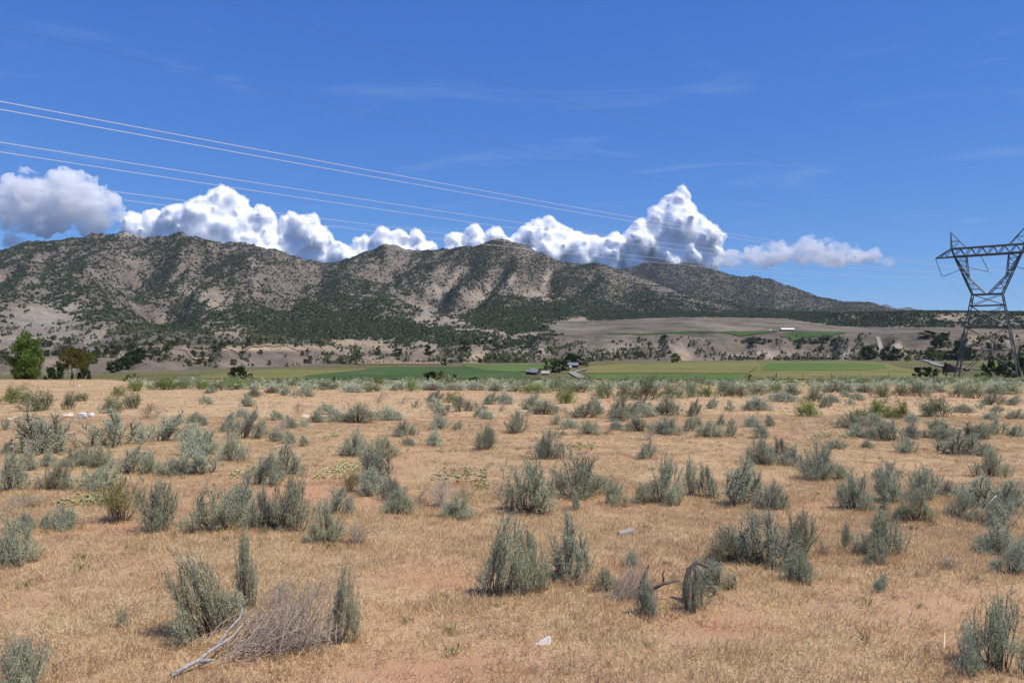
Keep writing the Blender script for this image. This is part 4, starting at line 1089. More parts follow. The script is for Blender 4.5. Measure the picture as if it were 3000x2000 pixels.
 (2, 1975, 285, 2045, 340, 'R'), (2, 2055, 245, 2205, 335, 'R'), (2, 2155, 190, 2360, 325, 'R'), (2, 205, 160, 305, 235, 'L'), (2, 375, 190, 465, 245, 'L'),
 (2, 1425, 320, 1515, 390, 'S'), (2, 1530, 340, 1650, 415, 'R'), (2, 1640, 360, 1795, 455, 'S'), (2, 1785, 410, 1885, 455, 'L'), (2, 1840, 350, 1955, 425, 'R'), (2, 1495, 420, 1560, 460, 'E'),
 (2, 1985, 330, 2145, 435, 'R'), (2, 2135, 335, 2345, 455, 'R'), (2, 2060, 425, 2170, 495, 'D'),
 (2, 1745, 80, 1905, 205, 'G'), (2, 1875, 85, 2035, 215, 'G'), (2, 2025, 45, 2195, 215, 'G', 'tallest feathery grey shrub in the far band right of the farm trees'), (2, 2175, 95, 2360, 205, 'G'), (2, 1395, 65, 1565, 155, 'G'), (2, 1245, 95, 1455, 170, 'B'), (2, 1555, 85, 1745, 165, 'G'),
 (2, 0, 110, 150, 165, 'R'), (2, 140, 100, 300, 160, 'G'), (2, 185, 40, 285, 115, 'B'), (2, 300, 100, 440, 150, 'R'), (2, 425, 65, 535, 155, 'B'), (2, 540, 100, 700, 150, 'R'), (2, 700, 100, 860, 150, 'R'), (2, 850, 95, 1010, 150, 'R'), (2, 1000, 95, 1140, 155, 'R'), (2, 1120, 100, 1260, 160, 'R'),
 # ---- right middle ground
 (3, 15, 215, 125, 330, 'R'), (3, 145, 200, 245, 275, 'R'), (3, 295, 215, 370, 295, 'R'), (3, 385, 215, 565, 290, 'R'), (3, 455, 190, 605, 290, 'R'), (3, 555, 225, 670, 290, 'D', 'whitish dead shrub in the far middle right'),
 (3, 805, 215, 960, 335, 'B', 'yellow-green vase-shaped shrub alone on tan grass right of centre'), (3, 935, 195, 1020, 270, 'R'), (3, 990, 175, 1095, 235, 'R'), (3, 1125, 195, 1190, 255, 'R'), (3, 1095, 145, 1185, 195, 'R'), (3, 1175, 155, 1270, 220, 'R'),
 (3, 595, 160, 815, 230, 'R'), (3, 845, 120, 975, 230, 'G'), (3, 1275, 200, 1425, 335, 'B', 'tall yellow-green shrub rising from the right sagebrush group'), (3, 1485, 210, 1575, 350, 'B', 'sparse yellow-green sprig right of the tall yellow-green shrub'), (3, 1415, 275, 1495, 345, 'B'), (3, 1165, 275, 1275, 335, 'B'),
 (3, 1090, 305, 1295, 415, 'R'), (3, 1275, 305, 1445, 405, 'O'), (3, 1135, 385, 1295, 475, 'R'), (3, 1245, 395, 1405, 485, 'R'), (3, 1375, 355, 1535, 500, 'O'), (3, 1525, 370, 1645, 485, 'R'), (3, 1535, 310, 1645, 370, 'R'),
 (3, 1660, 345, 1885, 475, 'O'), (3, 1760, 405, 1885, 505, 'R'), (3, 1685, 175, 1885, 335, 'G', 'large feathery olive shrub near the right border'), (3, 1655, 255, 1745, 335, 'G'), (3, 1885, 245, 2025, 305, 'R'), (3, 2025, 230, 2095, 280, 'R'), (3, 2120, 250, 2200, 300, 'R'),
 (3, 2230, 280, 2360, 350, 'R'), (3, 2030, 295, 2205, 355, 'R'), (3, 1900, 375, 2125, 485, 'O'), (3, 1825, 455, 2105, 595, 'O'), (3, 2095, 340, 2265, 455, 'O'), (3, 2245, 390, 2360, 470, 'O'), (3, 2035, 510, 2150, 595, 'D'),
 (3, 425, 325, 560, 405, 'R'), (3, 570, 320, 665, 400, 'R'), (3, 495, 375, 640, 480, 'R'), (3, -5, 325, 85, 435, 'R'), (3, 75, 325, 165, 405, 'R'), (3, 115, 365, 275, 475, 'R'), (3, 220, 315, 300, 395, 'R'), (3, 275, 375, 370, 470, 'R'), (3, 305, 340, 380, 395, 'R'),
 (3, 975, 485, 1115, 555, 'R'), (3, 1235, 485, 1315, 550, 'R'), (3, 1475, 485, 1660, 580, 'R'), (3, 2065, 160, 2200, 250, 'R'), (3, 2215, 185, 2345, 250, 'R'),
 (3, 0, 80, 110, 200, 'G'), (3, 110, 110, 240, 195, 'B'), (3, 220, 75, 350, 190, 'G'), (3, 330, 110, 480, 195, 'G'), (3, 470, 100, 600, 185, 'G'), (3, 580, 95, 720, 170, 'G'), (3, 700, 110, 850, 180, 'R'), (3, 960, 95, 1100, 165, 'R'), (3, 1080, 100, 1220, 165, 'R'), (3, 1200, 105, 1330, 165, 'R'),
 (3, 1310, 105, 1480, 195, 'G'), (3, 1450, 100, 1580, 185, 'G'), (3, 1560, 85, 1720, 190, 'G'), (3, 1720, 105, 1860, 165, 'R'), (3, 1850, 95, 1990, 195, 'G'), (3, 1960, 90, 2110, 205, 'G'), (3, 2090, 100, 2230, 180, 'R'), (3, 2220, 100, 2360, 180, 'G'),
]
NBUSH = 0
LAND = [(0, 'cottonwood'), (225, 'two small trees'), (700, 'dark round tree'), (1125, 'sharp peak'), (1640, 'farm trees'), (1990, 'flat-topped far mountain'), (2305, 'white-roofed barn'), (2710, 'two round junipers'), (2890, 'lattice tower')]
LOOK = {'R': 'rounded grey sagebrush', 'E': 'compact grey-green sagebrush', 'O': 'dark open-branched sagebrush', 'S': 'spiky pale sagebrush', 'Y': 'yellow rabbitbrush', 'G': 'feathery grey-green shrub', 'B': 'yellow-green shrub', 'D': 'bare dead shrub', 'L': 'dry brownish shrub'}
auto = {}
recs = []
rb = np.random.RandomState(99)
for e in BUSH:
    c, x0, y0, x1, y1, kc = e[:6]
    ox, oy, s = CROP[c]
    l, t_, r_, b_ = ox + x0 * s, oy + y0 * s, ox + x1 * s, oy + y1 * s
    b_ = max(b_, 1126)
    recs.append([0.5 * (l + r_), b_, r_ - l, max(b_ - t_, 6), kc, e[6] if len(e) > 6 else None])
for rec in recs:
    if rec[5] is None:
        px = rec[0]
        lm = min(LAND, key=lambda q_: abs(q_[0] - px))[1]
        band = 'at the far edge' if rec[1] < 1146 else 'near the far edge' if rec[1] < 1170 else 'far out' if rec[1] < 1205 else 'in the middle distance' if rec[1] < 1245 else 'half way out' if rec[1] < 1300 else 'nearer'
        auto.setdefault((rec[4], band, lm), []).append(rec)
ORD = ['leftmost', 'second from left', 'third from left', 'fourth from left', 'fifth from left', 'sixth from left', 'seventh from left', 'eighth from left', 'ninth from left', 'tenth from left']
for (kc, band, lm), lst in auto.items():
    lst.sort(key=lambda q_: q_[0])
    for i, rec in enumerate(lst):
        who = '' if len(lst) == 1 else (', ' + (ORD[min(i, 9)] if i < len(lst) - 1 else 'rightmost'))
        rec[5] = f'{LOOK[kc]} {band}, below the {lm}{who}' if len(lst) < 11 else f'{LOOK[kc]} {band}, below the {lm}'
BPOS = []
def put_shrub(px, py, w_px, h_px, kc, label, var, grp):
    x, y, z = ray(px, py, detail=True, y_to=260)
    w = w_px * y / F; h = h_px * y / F
    lod = 2 if w_px > 62 and y < 26 else 1 if w_px > 34 else 0
    sm, fm_ = shrub_parts(kc, var % NVAR[lod], lod)
    # the foot of the crown that the eye sees is its near side: stand the stem a little farther back
    o = thing(NAME[kc], label, {'sagebrush': 'sagebrush', 'rabbitbrush': 'shrub', 'greasewood': 'shrub', 'dead_shrub': 'dead shrub', 'dry_shrub': 'shrub', 'green_shrub': 'shrub'}[NAME[kc]],
              (x, y + 0.18 * w, hz(x, y + 0.18 * w)), rb.uniform(0, 6.28), (w * 1.34, w * 1.15, h * 1.0), grp)
    if kc == 'X':
        o.rotation_euler = (0, 0, 0.2); o.scale = (w * 0.98, w * 0.8, h * 1.0)
    obj('stem', sm, None, o)
    if fm_ is not None:
        obj('foliage', fm_, None, o)
    BPOS.append((x, y + 0.18 * w, w))
    return o
GRP = {'X': 'dead shrubs on the flat', 'R': 'sagebrush on the flat', 'O': 'sagebrush on the flat', 'S': 'sagebrush on the flat', 'E': 'sagebrush on the flat', 'Y': 'rabbitbrush on the flat', 'G': 'feathery shrubs on the flat', 'B': 'yellow-green shrubs on the flat', 'D': 'dead shrubs on the flat', 'L': 'dry shrubs on the flat'}
for i, (px, py, w, h, kc, lab) in enumerate(recs):
    put_shrub(px, py, w, h, kc, lab, i * 7 + 3, GRP[kc])

# far belt of low brush along the edge of the flat and beyond it: nobody could count it
rng = np.random.RandomState(31)
fb = {}
def joined(codes, P, W, Hh, name, mat_, kindmesh):
    vs_, fs_, n0 = [], [], 0
    src = []
    for v_ in range(5):
        me = shrub_mesh(kindmesh, v_, 0)[1]
        co = np.empty(len(me.vertices) * 3, np.float32); me.vertices.foreach_get('co', co); co = co.reshape(-1, 4, 3)[::3]
        src.append(((co - co.mean(1, keepdims=True)) * 1.6 + co.mean(1, keepdims=True)).reshape(-1, 3))
    for i in range(len(P)):
        co = src[i % 5]
        a = rng.uniform(0, 6.28); c, s = math.cos(a), math.sin(a)
        v = np.stack([(co[:, 0] * c - co[:, 1] * s) * W[i], (co[:, 0] * s + co[:, 1] * c) * W[i], co[:, 2] * Hh[i]], 1) + P[i]
        vs_.append(v)
    v = np.concatenate(vs_)
    f = np.arange(len(v)).reshape(-1, 4)
    return obj(name, mesh_np(name, v, f), mat_)
def belt(n, ylo, yhi, plo, phi):
    px = rng.uniform(plo, phi, n); y = rng.uniform(ylo, yhi, n)
    ye = edge_y(px); y = np.where(y > ye * 1.12, ye * rng.uniform(0.75, 1.1, n), y)
    x = (px - 1500) / F * y
    return np.column_stack([x, y, H(x, y)])
P1 = belt(560, 72, 127, 380, 3200); P1 = P1[(fbm(P1[:, 0] / 14, P1[:, 1] / 9, 77, 2) > -0.25)]
o = joined('R', P1, rng.uniform(0.9, 2.4, len(P1)), rng.uniform(0.45, 0.9, len(P1)), 'distant_sagebrush', M['sage_dark'], 'round')
tag(o, 'grey belt of distant sagebrush along the edge of the flat', 'brush', kind='stuff')
P2 = belt(230, 92, 130, 500, 3200)
o = joined('G', P2, rng.uniform(1.2, 3.2, len(P2)), rng.uniform(0.6, 1.25, len(P2)), 'distant_greasewood', M['green'], 'green')
tag(o, 'pale green belt of distant feathery brush along the edge of the flat', 'brush', kind='stuff')
P3 = belt(60, 140, 205, 2450, 3150)
o = joined('R', P3, rng.uniform(0.8, 1.8, len(P3)), rng.uniform(0.5, 0.9, len(P3)), 'brush_under_tower', M['sage_dark'], 'round')
tag(o, 'low grey brush around the feet of the lattice tower', 'brush', kind='stuff')

# prickly pear mats
padb = Bld()
for k in range(90):
    a = rng.uniform(0, 6.28); rr2 = math.sqrt(rng.uniform(0, 1)) * 0.5
    c = np.array([rr2 * math.cos(a), rr2 * math.sin(a), rng.uniform(0.25, 0.7)])
    ax = unit_dirs(1, rng, 0.0, 1.0)[0]; n_ = np.cross(ax, rng.normal(size=3)); n_ /= np.linalg.norm(n_); s_ = np.cross(n_, ax)
    an = np.arange(8) * math.pi / 4
    L_, W_ = 0.045, 0.032
    rim = c + ax * np.cos(an)[:, None] * L_ + s_ * np.sin(an)[:, None] * W_
    rim = (rim - c) * np.array([1, 1, 3.0]) + c
    v = np.concatenate([rim, [c + n_ * 0.012, c - n_ * 0.012]])
    t = [(8, j, (j + 1) % 8) for j in range(8)] + [(9, (j + 1) % 8, j) for j in range(8)]
    padb.add(v, None, t)
pad_me = padb.build('pad_cluster', True); pad_me.materials.append(M['cactus'])
for c, x0, y0, x1, y1, lab in [(2, 580, 700, 1010, 805, 'wide pale yellow-green prickly pear mat at the centre'), (2, 905, 785, 1025, 850, 'small prickly pear patch below the wide centre mat'),
        (1, 2110, 650, 2240, 775, 'pale prickly pear patch right of the forked dark sagebrush, left half'), (1, 2230, 655, 2360, 775, 'pale prickly pear patch right of the forked dark sagebrush, right half'),
        (1, 1510, 680, 1690, 770, 'prickly pear patch between the low double sagebrush and the forked one'), (1, 2195, 440, 2285, 485, 'small far prickly pear patch left of the double-topped sagebrush'),
        (1, 280, 880, 560, 965, 'greenish prickly pear mat left of the rabbitbrush'), (2, 1525, 510, 1770, 568, 'low brownish prickly pear mat right of the dark round sagebrush'),
        (3, 945, 450, 1180, 490, 'flat yellowish prickly pear mat behind the big dark ball sagebrush'), (1, 540, 900, 670, 955, 'prickly pear patch touching the left of the rabbitbrush')]:
    ox, oy, s = CROP[c]
    px, py = ox + 0.5 * (x0 + x1) * s, oy + y1 * s
    x, y, z = ray(px, py, detail=True, y_to=200)
    w = (x1 - x0) * s * y / F; y2 = ray(px, oy + y0 * s + 6, detail=True, y_to=200)[1]
    o = thing('prickly_pear', lab, 'cactus', (x, 0.5 * (y + y2), hz(x, 0.5 * (y + y2)) - 0.02), rng.uniform(0, 6), (w, max(0.5, y2 - y), 0.16), 'prickly pear mats')
    o.rotation_euler = (0, 0, 0)
    tag(obj('pad_cluster', pad_me, None, o), kind='stuff')

# ------------------------------------------------------------------ dry grass: tufts scattered over the flat by geometry nodes
def grass_patch(seed, n, hgt, wid, size):
    r_ = np.random.RandomState(seed); b = Bld()
    c = r_.uniform(-size / 2, size / 2, (max(3, n // 14), 2))
    i = r_.randint(0, len(c), n)
    P = np.column_stack([c[i] + r_.normal(0, 0.03, (n, 2)), np.full(n, -0.01)])
    D = np.column_stack([r_.normal(0.22, 0.5, n), r_.normal(0.0, 0.5, n), np.full(n, 1.0)])
    flat = r_.uniform(0, 1, n) < 0.5
    D[flat, 2] = r_.uniform(0.1, 0.35, flat.sum())
    hh = r_.uniform(0.45, 1.25, n) * hgt
    b.leaves(P, D, hh, wid, r_)
    return b.build('grass_patch')
gcol = bpy.data.collections.new('grass_patches')
for k in range(6):
    me = grass_patch(k, 130, 0.062, 0.0045, 0.5); me.materials.append(M['grass'])
    gcol.objects.link(bpy.data.objects.new('grass_patch_near', me))
gcol2 = bpy.data.collections.new('grass_patches_far')
for k in range(6):
    me = grass_patch(50 + k, 70, 0.085, 0.014, 1.3); me.materials.append(M['grass'])
    gcol2.objects.link(bpy.data.objects.new('grass_patch_far', me))
gcol3 = bpy.data.collections.new('weed_patches')
for k in range(3):
    r_ = np.random.RandomState(200 + k); b = Bld()
    n = 40; b.leaves(np.column_stack([r_.normal(0, 0.03, (n, 2)), r_.uniform(0, 0.03, n)]), np.column_stack([r_.normal(0, 0.6, (n, 2)), np.full(n, 1.0)]), r_.uniform(0.025, 0.06, n), 0.006, r_)
    me = b.build('weed'); me.materials.append(M['weed']); gcol3.objects.link(bpy.data.objects.new('weed_patch', me))

def scatter(name, P, scl, coll, label):
    me = bpy.data.meshes.new(name)
    me.vertices.add(len(P)); me.vertices.foreach_set('co', np.asarray(P, np.float32).ravel())
    a = me.attributes.new('scl', 'FLOAT', 'POINT'); a.data.foreach_set('value', np.asarray(scl, np.float32))
    a = me.attributes.new('rot', 'FLOAT_VECTOR', 'POINT'); rt = np.zeros((len(P), 3), np.float32); rt[:, 2] = rng.normal(0, 0.7, len(P)); a.data.foreach_set('vector', rt.ravel())
    o = obj(name, me)
    ng = bpy.data.node_groups.new(name, 'GeometryNodeTree')
    ng.interface.new_socket('Geometry', in_out='INPUT', socket_type='NodeSocketGeometry'); ng.interface.new_socket('Geometry', in_out='OUTPUT', socket_type='NodeSocketGeometry')
    gi = ng.nodes.new('NodeGroupInput'); go = ng.nodes.new('NodeGroupOutput')
    ip = ng.nodes.new('GeometryNodeInstanceOnPoints'); ci = ng.nodes.new('GeometryNodeCollectionInfo')
    ci.inputs['Collection'].default_value = coll; ci.inputs['Separate Children'].default_value = True; ci.inputs['Reset Children'].default_value = True
    ip.inputs['Pick Instance'].default_value = True
    na = ng.nodes.new('GeometryNodeInputNamedAttribute'); na.data_type = 'FLOAT'; na.inputs['Name'].default_value = 'scl'
    nr = ng.nodes.new('GeometryNodeInputNamedAttribute'); nr.data_type = 'FLOAT_VECTOR'; nr.inputs['Name'].default_value = 'rot'
    ri = ng.nodes.new('FunctionNodeRandomValue'); ri.data_type = 'INT'
    for s in ri.inputs:
        if s.name == 'Max' and s.enabled and s.type == 'INT': s.default_value = len(coll.objects) - 1
        if s.name == 'Min' and s.enabled and s.type == 'INT': s.default_value = 0
    lk = ng.links.new
    lk(gi.outputs[0], ip.inputs['Points']); lk(ci.outputs[0], ip.inputs['Instance'])
    lk([s for s in na.outputs if s.enabled][0], ip.inputs['Scale']); lk([s for s in nr.outputs if s.enabled][0], ip.inputs['Rotation'])
    lk([s for s in ri.outputs if s.enabled][0], ip.inputs['Instance Index']); lk(ip.outputs[0], go.inputs[0])
    md = o.modifiers.new('scatter', 'NODES'); md.node_group = ng
    return tag(o, label, 'grass', kind='stuff')
def strew(n, y0, y1, spread=0.74):
    # even cover per square metre over the wedge in front of the camera
    y = np.sqrt(rng.uniform(y0 * y0, y1 * y1, n)); u = rng.uniform(-spread, spread, n)
    x = u * y
    keep = rng.uniform(0, 1, n) > 0.93 * bare_f(x, y) ** 0.8
    x, y = x[keep], y[keep]
    return np.column_stack([x, y, H(x, y)])
PA = np.concatenate([strew(11000, 2.0, 12, 1.15), strew(15500, 12, 30, 0.95)])
scatter('dry_grass', PA, rng.uniform(0.6, 1.25, len(PA)), gcol, 'short dry tan grass covering the near flat')
PBm = strew(19500, 28, 122, 0.85)
scatter('distant_dry_grass', PBm, rng.uniform(0.6, 1.3, len(PBm)), gcol2, 'dry tan grass covering the far flat')
PC = strew(700, 3, 26)
scatter('green_weed', PC, rng.uniform(0.5, 1.2, len(PC)), gcol3, 'scattered small green weeds in the dry grass')
# taller dry grass gathered round the feet of the shrubs
TU = []
for x, y, w in BPOS:
    if y < 30:
        n = int(4 + 9 * w)
        a = rng.uniform(0, 6.28, n); d_ = w * rng.uniform(0.25, 0.62, n)
        TU.append(np.column_stack([x + np.cos(a) * d_, y + np.sin(a) * d_, np.zeros(n)]))
TU = np.concatenate(TU); TU[:, 2] = H(TU[:, 0], TU[:, 1])
scatter('tall_dry_grass', TU, rng.uniform(0.8, 1.5, len(TU)), gcol, 'taller dry grass around the feet of the sagebrush')
# ------------------------------------------------------------------ trees
def tree_mesh(seed, n_leaf, crown_lo, spreadw, leaf_l, n_limb=9, shape='oval', trunk_r=0.02, two=False):
    """tree 1 high and about 1 wide at the crown's widest; returns trunk, crown meshes"""
    r_ = np.random.RandomState(seed); st, lf = Bld(), Bld()
    top = 0.9
    tp = np.array([[0, 0, -0.03], [r_.normal(0, .01), r_.normal(0, .01), crown_lo * 0.6 + 0.02], [r_.normal(0, .02), r_.normal(0, .02), 0.55], [r_.normal(0, .03), r_.normal(0, .03), top]])
    st.tube(tp, [trunk_r * 1.3, trunk_r, trunk_r * 0.6, trunk_r * 0.15], 6, False)
    C = []
    for i in range(n_limb):
        h = crown_lo + (top - crown_lo) * (i + r_.uniform(0.1, 0.9)) / n_limb
        t = (h - crown_lo) / (top - crown_lo + 1e-6)
        wprof = {'oval': math.sin(math.pi * (0.16 + 0.74 * t)), 'cone': (1.02 - 0.85 * t), 'round': math.sin(math.pi * (0.22 + 0.60 * t)), 'column': 0.8 * math.sin(math.pi * (0.15 + 0.7 * t)) + 0.1}[shape]
        a = i * 2.4 + r_.uniform(-0.5, 0.5)
        rl = 0.5 * spreadw * wprof * r_.uniform(0.7, 1.0)
        e = np.array([math.cos(a) * rl, math.sin(a) * rl, min(0.97, h + r_.uniform(-0.02, 0.10))])
        b = np.array([0, 0, max(crown_lo * 0.7, h - 0.16)])
        mid = 0.5 * (b + e) + np.array([0, 0, 0.03])
        st.tube(np.array([b, mid, e]), [trunk_r * 0.45, trunk_r * 0.3, trunk_r * 0.1], 4, False)
        for s in (0.55, 0.8, 1.0):
            C.append((b * (1 - s) + e * s + r_.normal(0, 0.03, 3), (0.055 + 0.07 * wprof * spreadw) * r_.uniform(0.6, 1.3)))
    for k in range(4): C.append((np.array([r_.normal(0, .05), r_.normal(0, .05), top - 0.05 * k]), 0.07))
    ci = r_.randint(0, len(C), n_leaf)
    cen = np.array([c for c, _ in C])[ci]; rad = np.array([s for _, s in C])[ci]
    d = r_.normal(size=(n_leaf, 3)); d /= np.linalg.norm(d, axis=1, keepdims=True)
    P = cen + d * (rad * r_.uniform(0.35, 1.05, n_leaf))[:, None] * np.array([1, 1, 0.85])
    P[:, 2] = np.maximum(P[:, 2], crown_lo * 0.75)
    lf.leaves(P, d * 0.6 + r_.normal(0, 0.7, (n_leaf, 3)) + np.array([0, 0, 0.25]), leaf_l * r_.uniform(0.6, 1.3, n_leaf), leaf_l * 0.62, r_)
    return st.build('trunk', True), lf.build('crown')
_tl = {}
def tree(name, label, cat, px, py, h_px, w_px, leafm, shape='round', crown_lo=0.12, y=None, n_leaf=900, leaf=0.06, group=None, seed=0, var=3):
    if y is None:
        x, y, z = ray(px, py, 150, 2600, detail=True)
    else:
        x = (px - 1500) / F * y; z = hz(x, y)
    key = (shape, crown_lo, n_leaf, leaf, seed % var, leafm)
    if key not in _tl:
        s, c = tree_mesh(seed % var * 31 + len(shape) * 7 + n_leaf, n_leaf, crown_lo, 1.0, leaf, 9 if n_leaf < 2000 else 15 if n_leaf < 9000 else 30, shape)
        s.materials.append(M['bark']); c.materials.append(M[leafm]); _tl[key] = (s, c)
    s, c = _tl[key]
    # the height is measured from the photo row of the foot up
    top_z = (HZ - (py - h_px)) / F * y
    h = max(top_z - z, 1.0)
    o = thing(name, label, cat, (x, y, z), seed * 1.7, (w_px * y / F, w_px * y / F, h), group)
    obj('trunk', s, None, o); obj('crown', c, None, o)
    return o
tree('cottonwood_tree', 'tall bright green cottonwood with leaves down to the ground at the far left', 'tree', 74, 1112, 136, 98, 'cottonwood', 'oval', 0.04, 128, 14000, 0.042, seed=1)
tree('small_tree', 'small rust and olive leaved tree with a bare dark trunk', 'tree', 211, 1113, 98, 68, 'rust_tree', 'round', 0.42, 119, 3200, 0.06, seed=2)
tree('small_tree', 'yellow-green small tree behind the rust-coloured one', 'tree', 243, 1112, 84, 62, 'olive_tree', 'round', 0.40, 123, 3200, 0.06, seed=3)
VT = [(147, 1112, 38, 34, 'dark_tree', 'round', 150, 'dark low tree between the cottonwood and the rust-coloured tree, left one'), (172, 1112, 50, 40, 'dark_tree', 'round', 155, 'dark tree just left of the rust-coloured tree'), (246, 1112, 40, 42, 'dark_tree', 'round', 160, 'dark tree behind the trunk of the yellow-green small tree'),
      (334, 1092, 34, 46, 'dark_tree', 'round', None, 'dark tree lowest on the left bluff slope'), (360, 1083, 40, 50, 'dark_tree', 'round', None, 'dark tree second up the left bluff slope'), (388, 1068, 40, 46, 'dark_tree', 'round', None, 'dark tree third up the left bluff slope'), (410, 1052, 34, 40, 'dark_tree', 'round', None, 'dark tree topmost on the left bluff slope'),
      (702, 1113, 40, 64, 'dark_tree', 'round', 262, 'dark round tree alone on the left hay field'), (375, 1118, 22, 24, 'olive_tree', 'round', 128, 'small olive bush below the dark trees of the left bluff'),
      (937, 1016, 20, 30, 'dark_tree', 'round', None, 'dark tree left of the tan bluff terrace'), (1053, 1048, 20, 28, 'dark_tree', 'round', None, 'dark tree under the tan bluff, left of three'), (1105, 1040, 24, 22, 'dark_tree', 'oval', None, 'dark tree under the tan bluff, middle of three'),
      (1165, 1043, 24, 32, 'dark_tree', 'round', None, 'dark tree under the tan bluff, right of three'), (1257, 1040, 30, 36, 'dark_tree', 'oval', None, 'green tree in the gully right of the tan bluff'), (1363, 1029, 32, 32, 'dark_tree', 'round', None, 'green tree at the mouth of the side valley'), (1301, 1071, 22, 20, 'dark_tree', 'round', None, 'small dark tree at the far edge of the dark green field'),
      (1637, 1106, 50, 56, 'dark_tree', 'round', 400, 'big dark rounded tree sheltering the farmstead'), (1600, 1096, 40, 15, 'dark_tree', 'column', 425, 'slim columnar tree left of the big dark farm tree'), (1583, 1096, 18, 26, 'cottonwood', 'round', 420, 'low round green tree beside the farm sheds'), (1660, 1094, 28, 22, 'cottonwood', 'round', 430, 'lighter green tree on the right flank of the big farm tree'),
      (1672, 1080, 46, 46, 'dark_tree', 'round', 560, 'dark tree behind the farmhouse, left'), (1694, 1082, 40, 40, 'dark_tree', 'round', 575, 'dark tree behind the farmhouse, right'), (1715, 1080, 24, 24, 'olive_tree', 'round', 570, 'small olive tree right of the farmhouse'), (1625, 1078, 30, 40, 'olive_tree', 'round', 600, 'greyish tree behind the big farm tree'),
      (1979, 1062, 28, 34, 'cottonwood', 'round', None, 'bright green tree alone at the foot of the bluffs right of centre'), (2544, 1054, 40, 46, 'dark_tree', 'round', None, 'green tree below the winding hill road'), (2598, 1056, 42, 40, 'dark_tree', 'round', None, 'green tree right of the winding hill road, left of two'), (2628, 1056, 36, 36, 'dark_tree', 'round', None, 'green tree right of the winding hill road, right of two'),
      (2660, 1058, 18, 24, 'olive_tree', 'round', None, 'small olive tree above the paved road'), (2728, 1048, 26, 44, 'cottonwood', 'round', None, 'broad green tree at the left of the grove behind the brown house'), (2780, 1050, 24, 52, 'cottonwood', 'round', None, 'bright lime green tree over the roof of the brown house'), (2808, 1052, 54, 40, 'dark_tree', 'oval', None, 'tall dark tree right of the brown house'), (2840, 1056, 38, 40, 'dark_tree', 'round', None, 'dark tree behind the left legs of the lattice tower'),
      (2745, 1020, 34, 40, 'dark_tree', 'round', None, 'green tree in the canyon above the brown house, lower'), (2762, 1004, 30, 40, 'dark_tree', 'round', None, 'green tree in the canyon above the brown house, middle'), (2720, 990, 22, 50, 'dark_tree', 'round', None, 'dark tree in the canyon above the brown house, upper'),
      (2770, 1080, 20, 14, 'dark_tree', 'oval', 330, 'small conical tree beside the brown house'), (2898, 1100, 44, 42, 'dark_tree', 'round', 290, 'dark willow seen through the lattice tower, left'), (2932, 1104, 50, 34, 'dark_tree', 'oval', 280, 'dark narrow tree seen through the lattice tower, middle'), (2958, 1102, 46, 40, 'dark_tree', 'round', 290, 'green tree seen through the lattice tower, right'), (2992, 1102, 56, 40, 'dark_tree', 'round', 290, 'dark tree at the right border behind the lattice tower'), (2880, 1108, 18, 50, 'cottonwood', 'round', 255, 'low bright green thicket at the foot of the lattice tower'),
      (2690, 1108, 33, 34, 'juniper', 'round', 205, 'greyer left one of the two round junipers by the tower'), (2725, 1108, 34, 46, 'juniper', 'round', 200, 'darker right one of the two round junipers by the tower'),
      (1264, 1124, 36, 50, 'juniper', 'round', 118, 'olive juniper at the edge of the dark green field, left'), (1293, 1125, 40, 26, 'olive_tree', 'oval', 117, 'half-bare slim juniper beside the olive one'), (1333, 1125, 28, 28, 'juniper', 'oval', 118, 'dark juniper right of the half-bare slim one'), (1392, 1124, 16, 60, 'olive_tree', 'round', 119, 'low rust-tinged thicket right of the dark juniper'), (2198, 1124, 28, 26, 'olive_tree', 'cone', 117, 'little yellow-green conical tree by the field corner'),
      (979, 1122, 18, 12, 'juniper', 'oval', 119, 'tiny dark tree left of the olive juniper at the field edge'), (395, 1118, 26, 18, 'olive_tree', 'oval', 128, 'olive sapling left of the hedge-like shrub band')]
for i, (px, py, h, w, lm, sh, yy, lab) in enumerate(VT):
    tree('juniper_tree' if lm == 'juniper' else 'valley_tree', lab, 'tree', px, py, h, w, lm, sh, 0.05, yy, 1900 if w > 30 else 1100, 0.095, 'trees in the valley', i)

# junipers on the bluffs: those one can tell apart are trees of their own, the crowd between them is one mass
rng = np.random.RandomState(77)
db = np.where((~far_m) & (np.abs(UU) < 0.72) & (YY > y0g * 1.0) & (PY < 1075), np.clip(den * 1.25, 0.02, 1), 0)
PJ = sample_cells(XX, YY, ZZ, db, vis, 1 / 30.0, rng)
hj = rng.uniform(1.6, 4.4, len(PJ)) * rng.choice([0.6, 1.0, 1.15], len(PJ))
app = hj / PJ[:, 1]
inside = np.abs(PJ[:, 0] / PJ[:, 1]) < 0.652
order = np.argsort(-np.where(inside, app, 0))
pick = order[:230]; rest = order[230:]
jm = []
for k in range(5):
    s, c = tree_mesh(900 + k, 330, 0.03, 1.0, 0.17, 7, 'round', 0.03)
    s.materials.append(M['bark']); c.materials.append(M['juniper']); jm.append((s, c))
SEG = [(300, 'behind the cottonwood'), (520, 'around the dark trees of the left bluff'), (760, 'above the dark round tree'), (1000, 'left of the tan terrace'), (1200, 'under the tan terrace'), (1400, 'at the mouth of the side valley'), (1560, 'left of the farmstead'),
       (1760, 'right behind the farmstead'), (1960, 'left of the lone bright green tree'), (2140, 'right of the lone bright green tree'), (2330, 'below the long barn'), (2500, 'right of the long barn'), (2680, 'around the winding hill road'), (2860, 'above the brown house'), (9999, 'behind the lattice tower')]
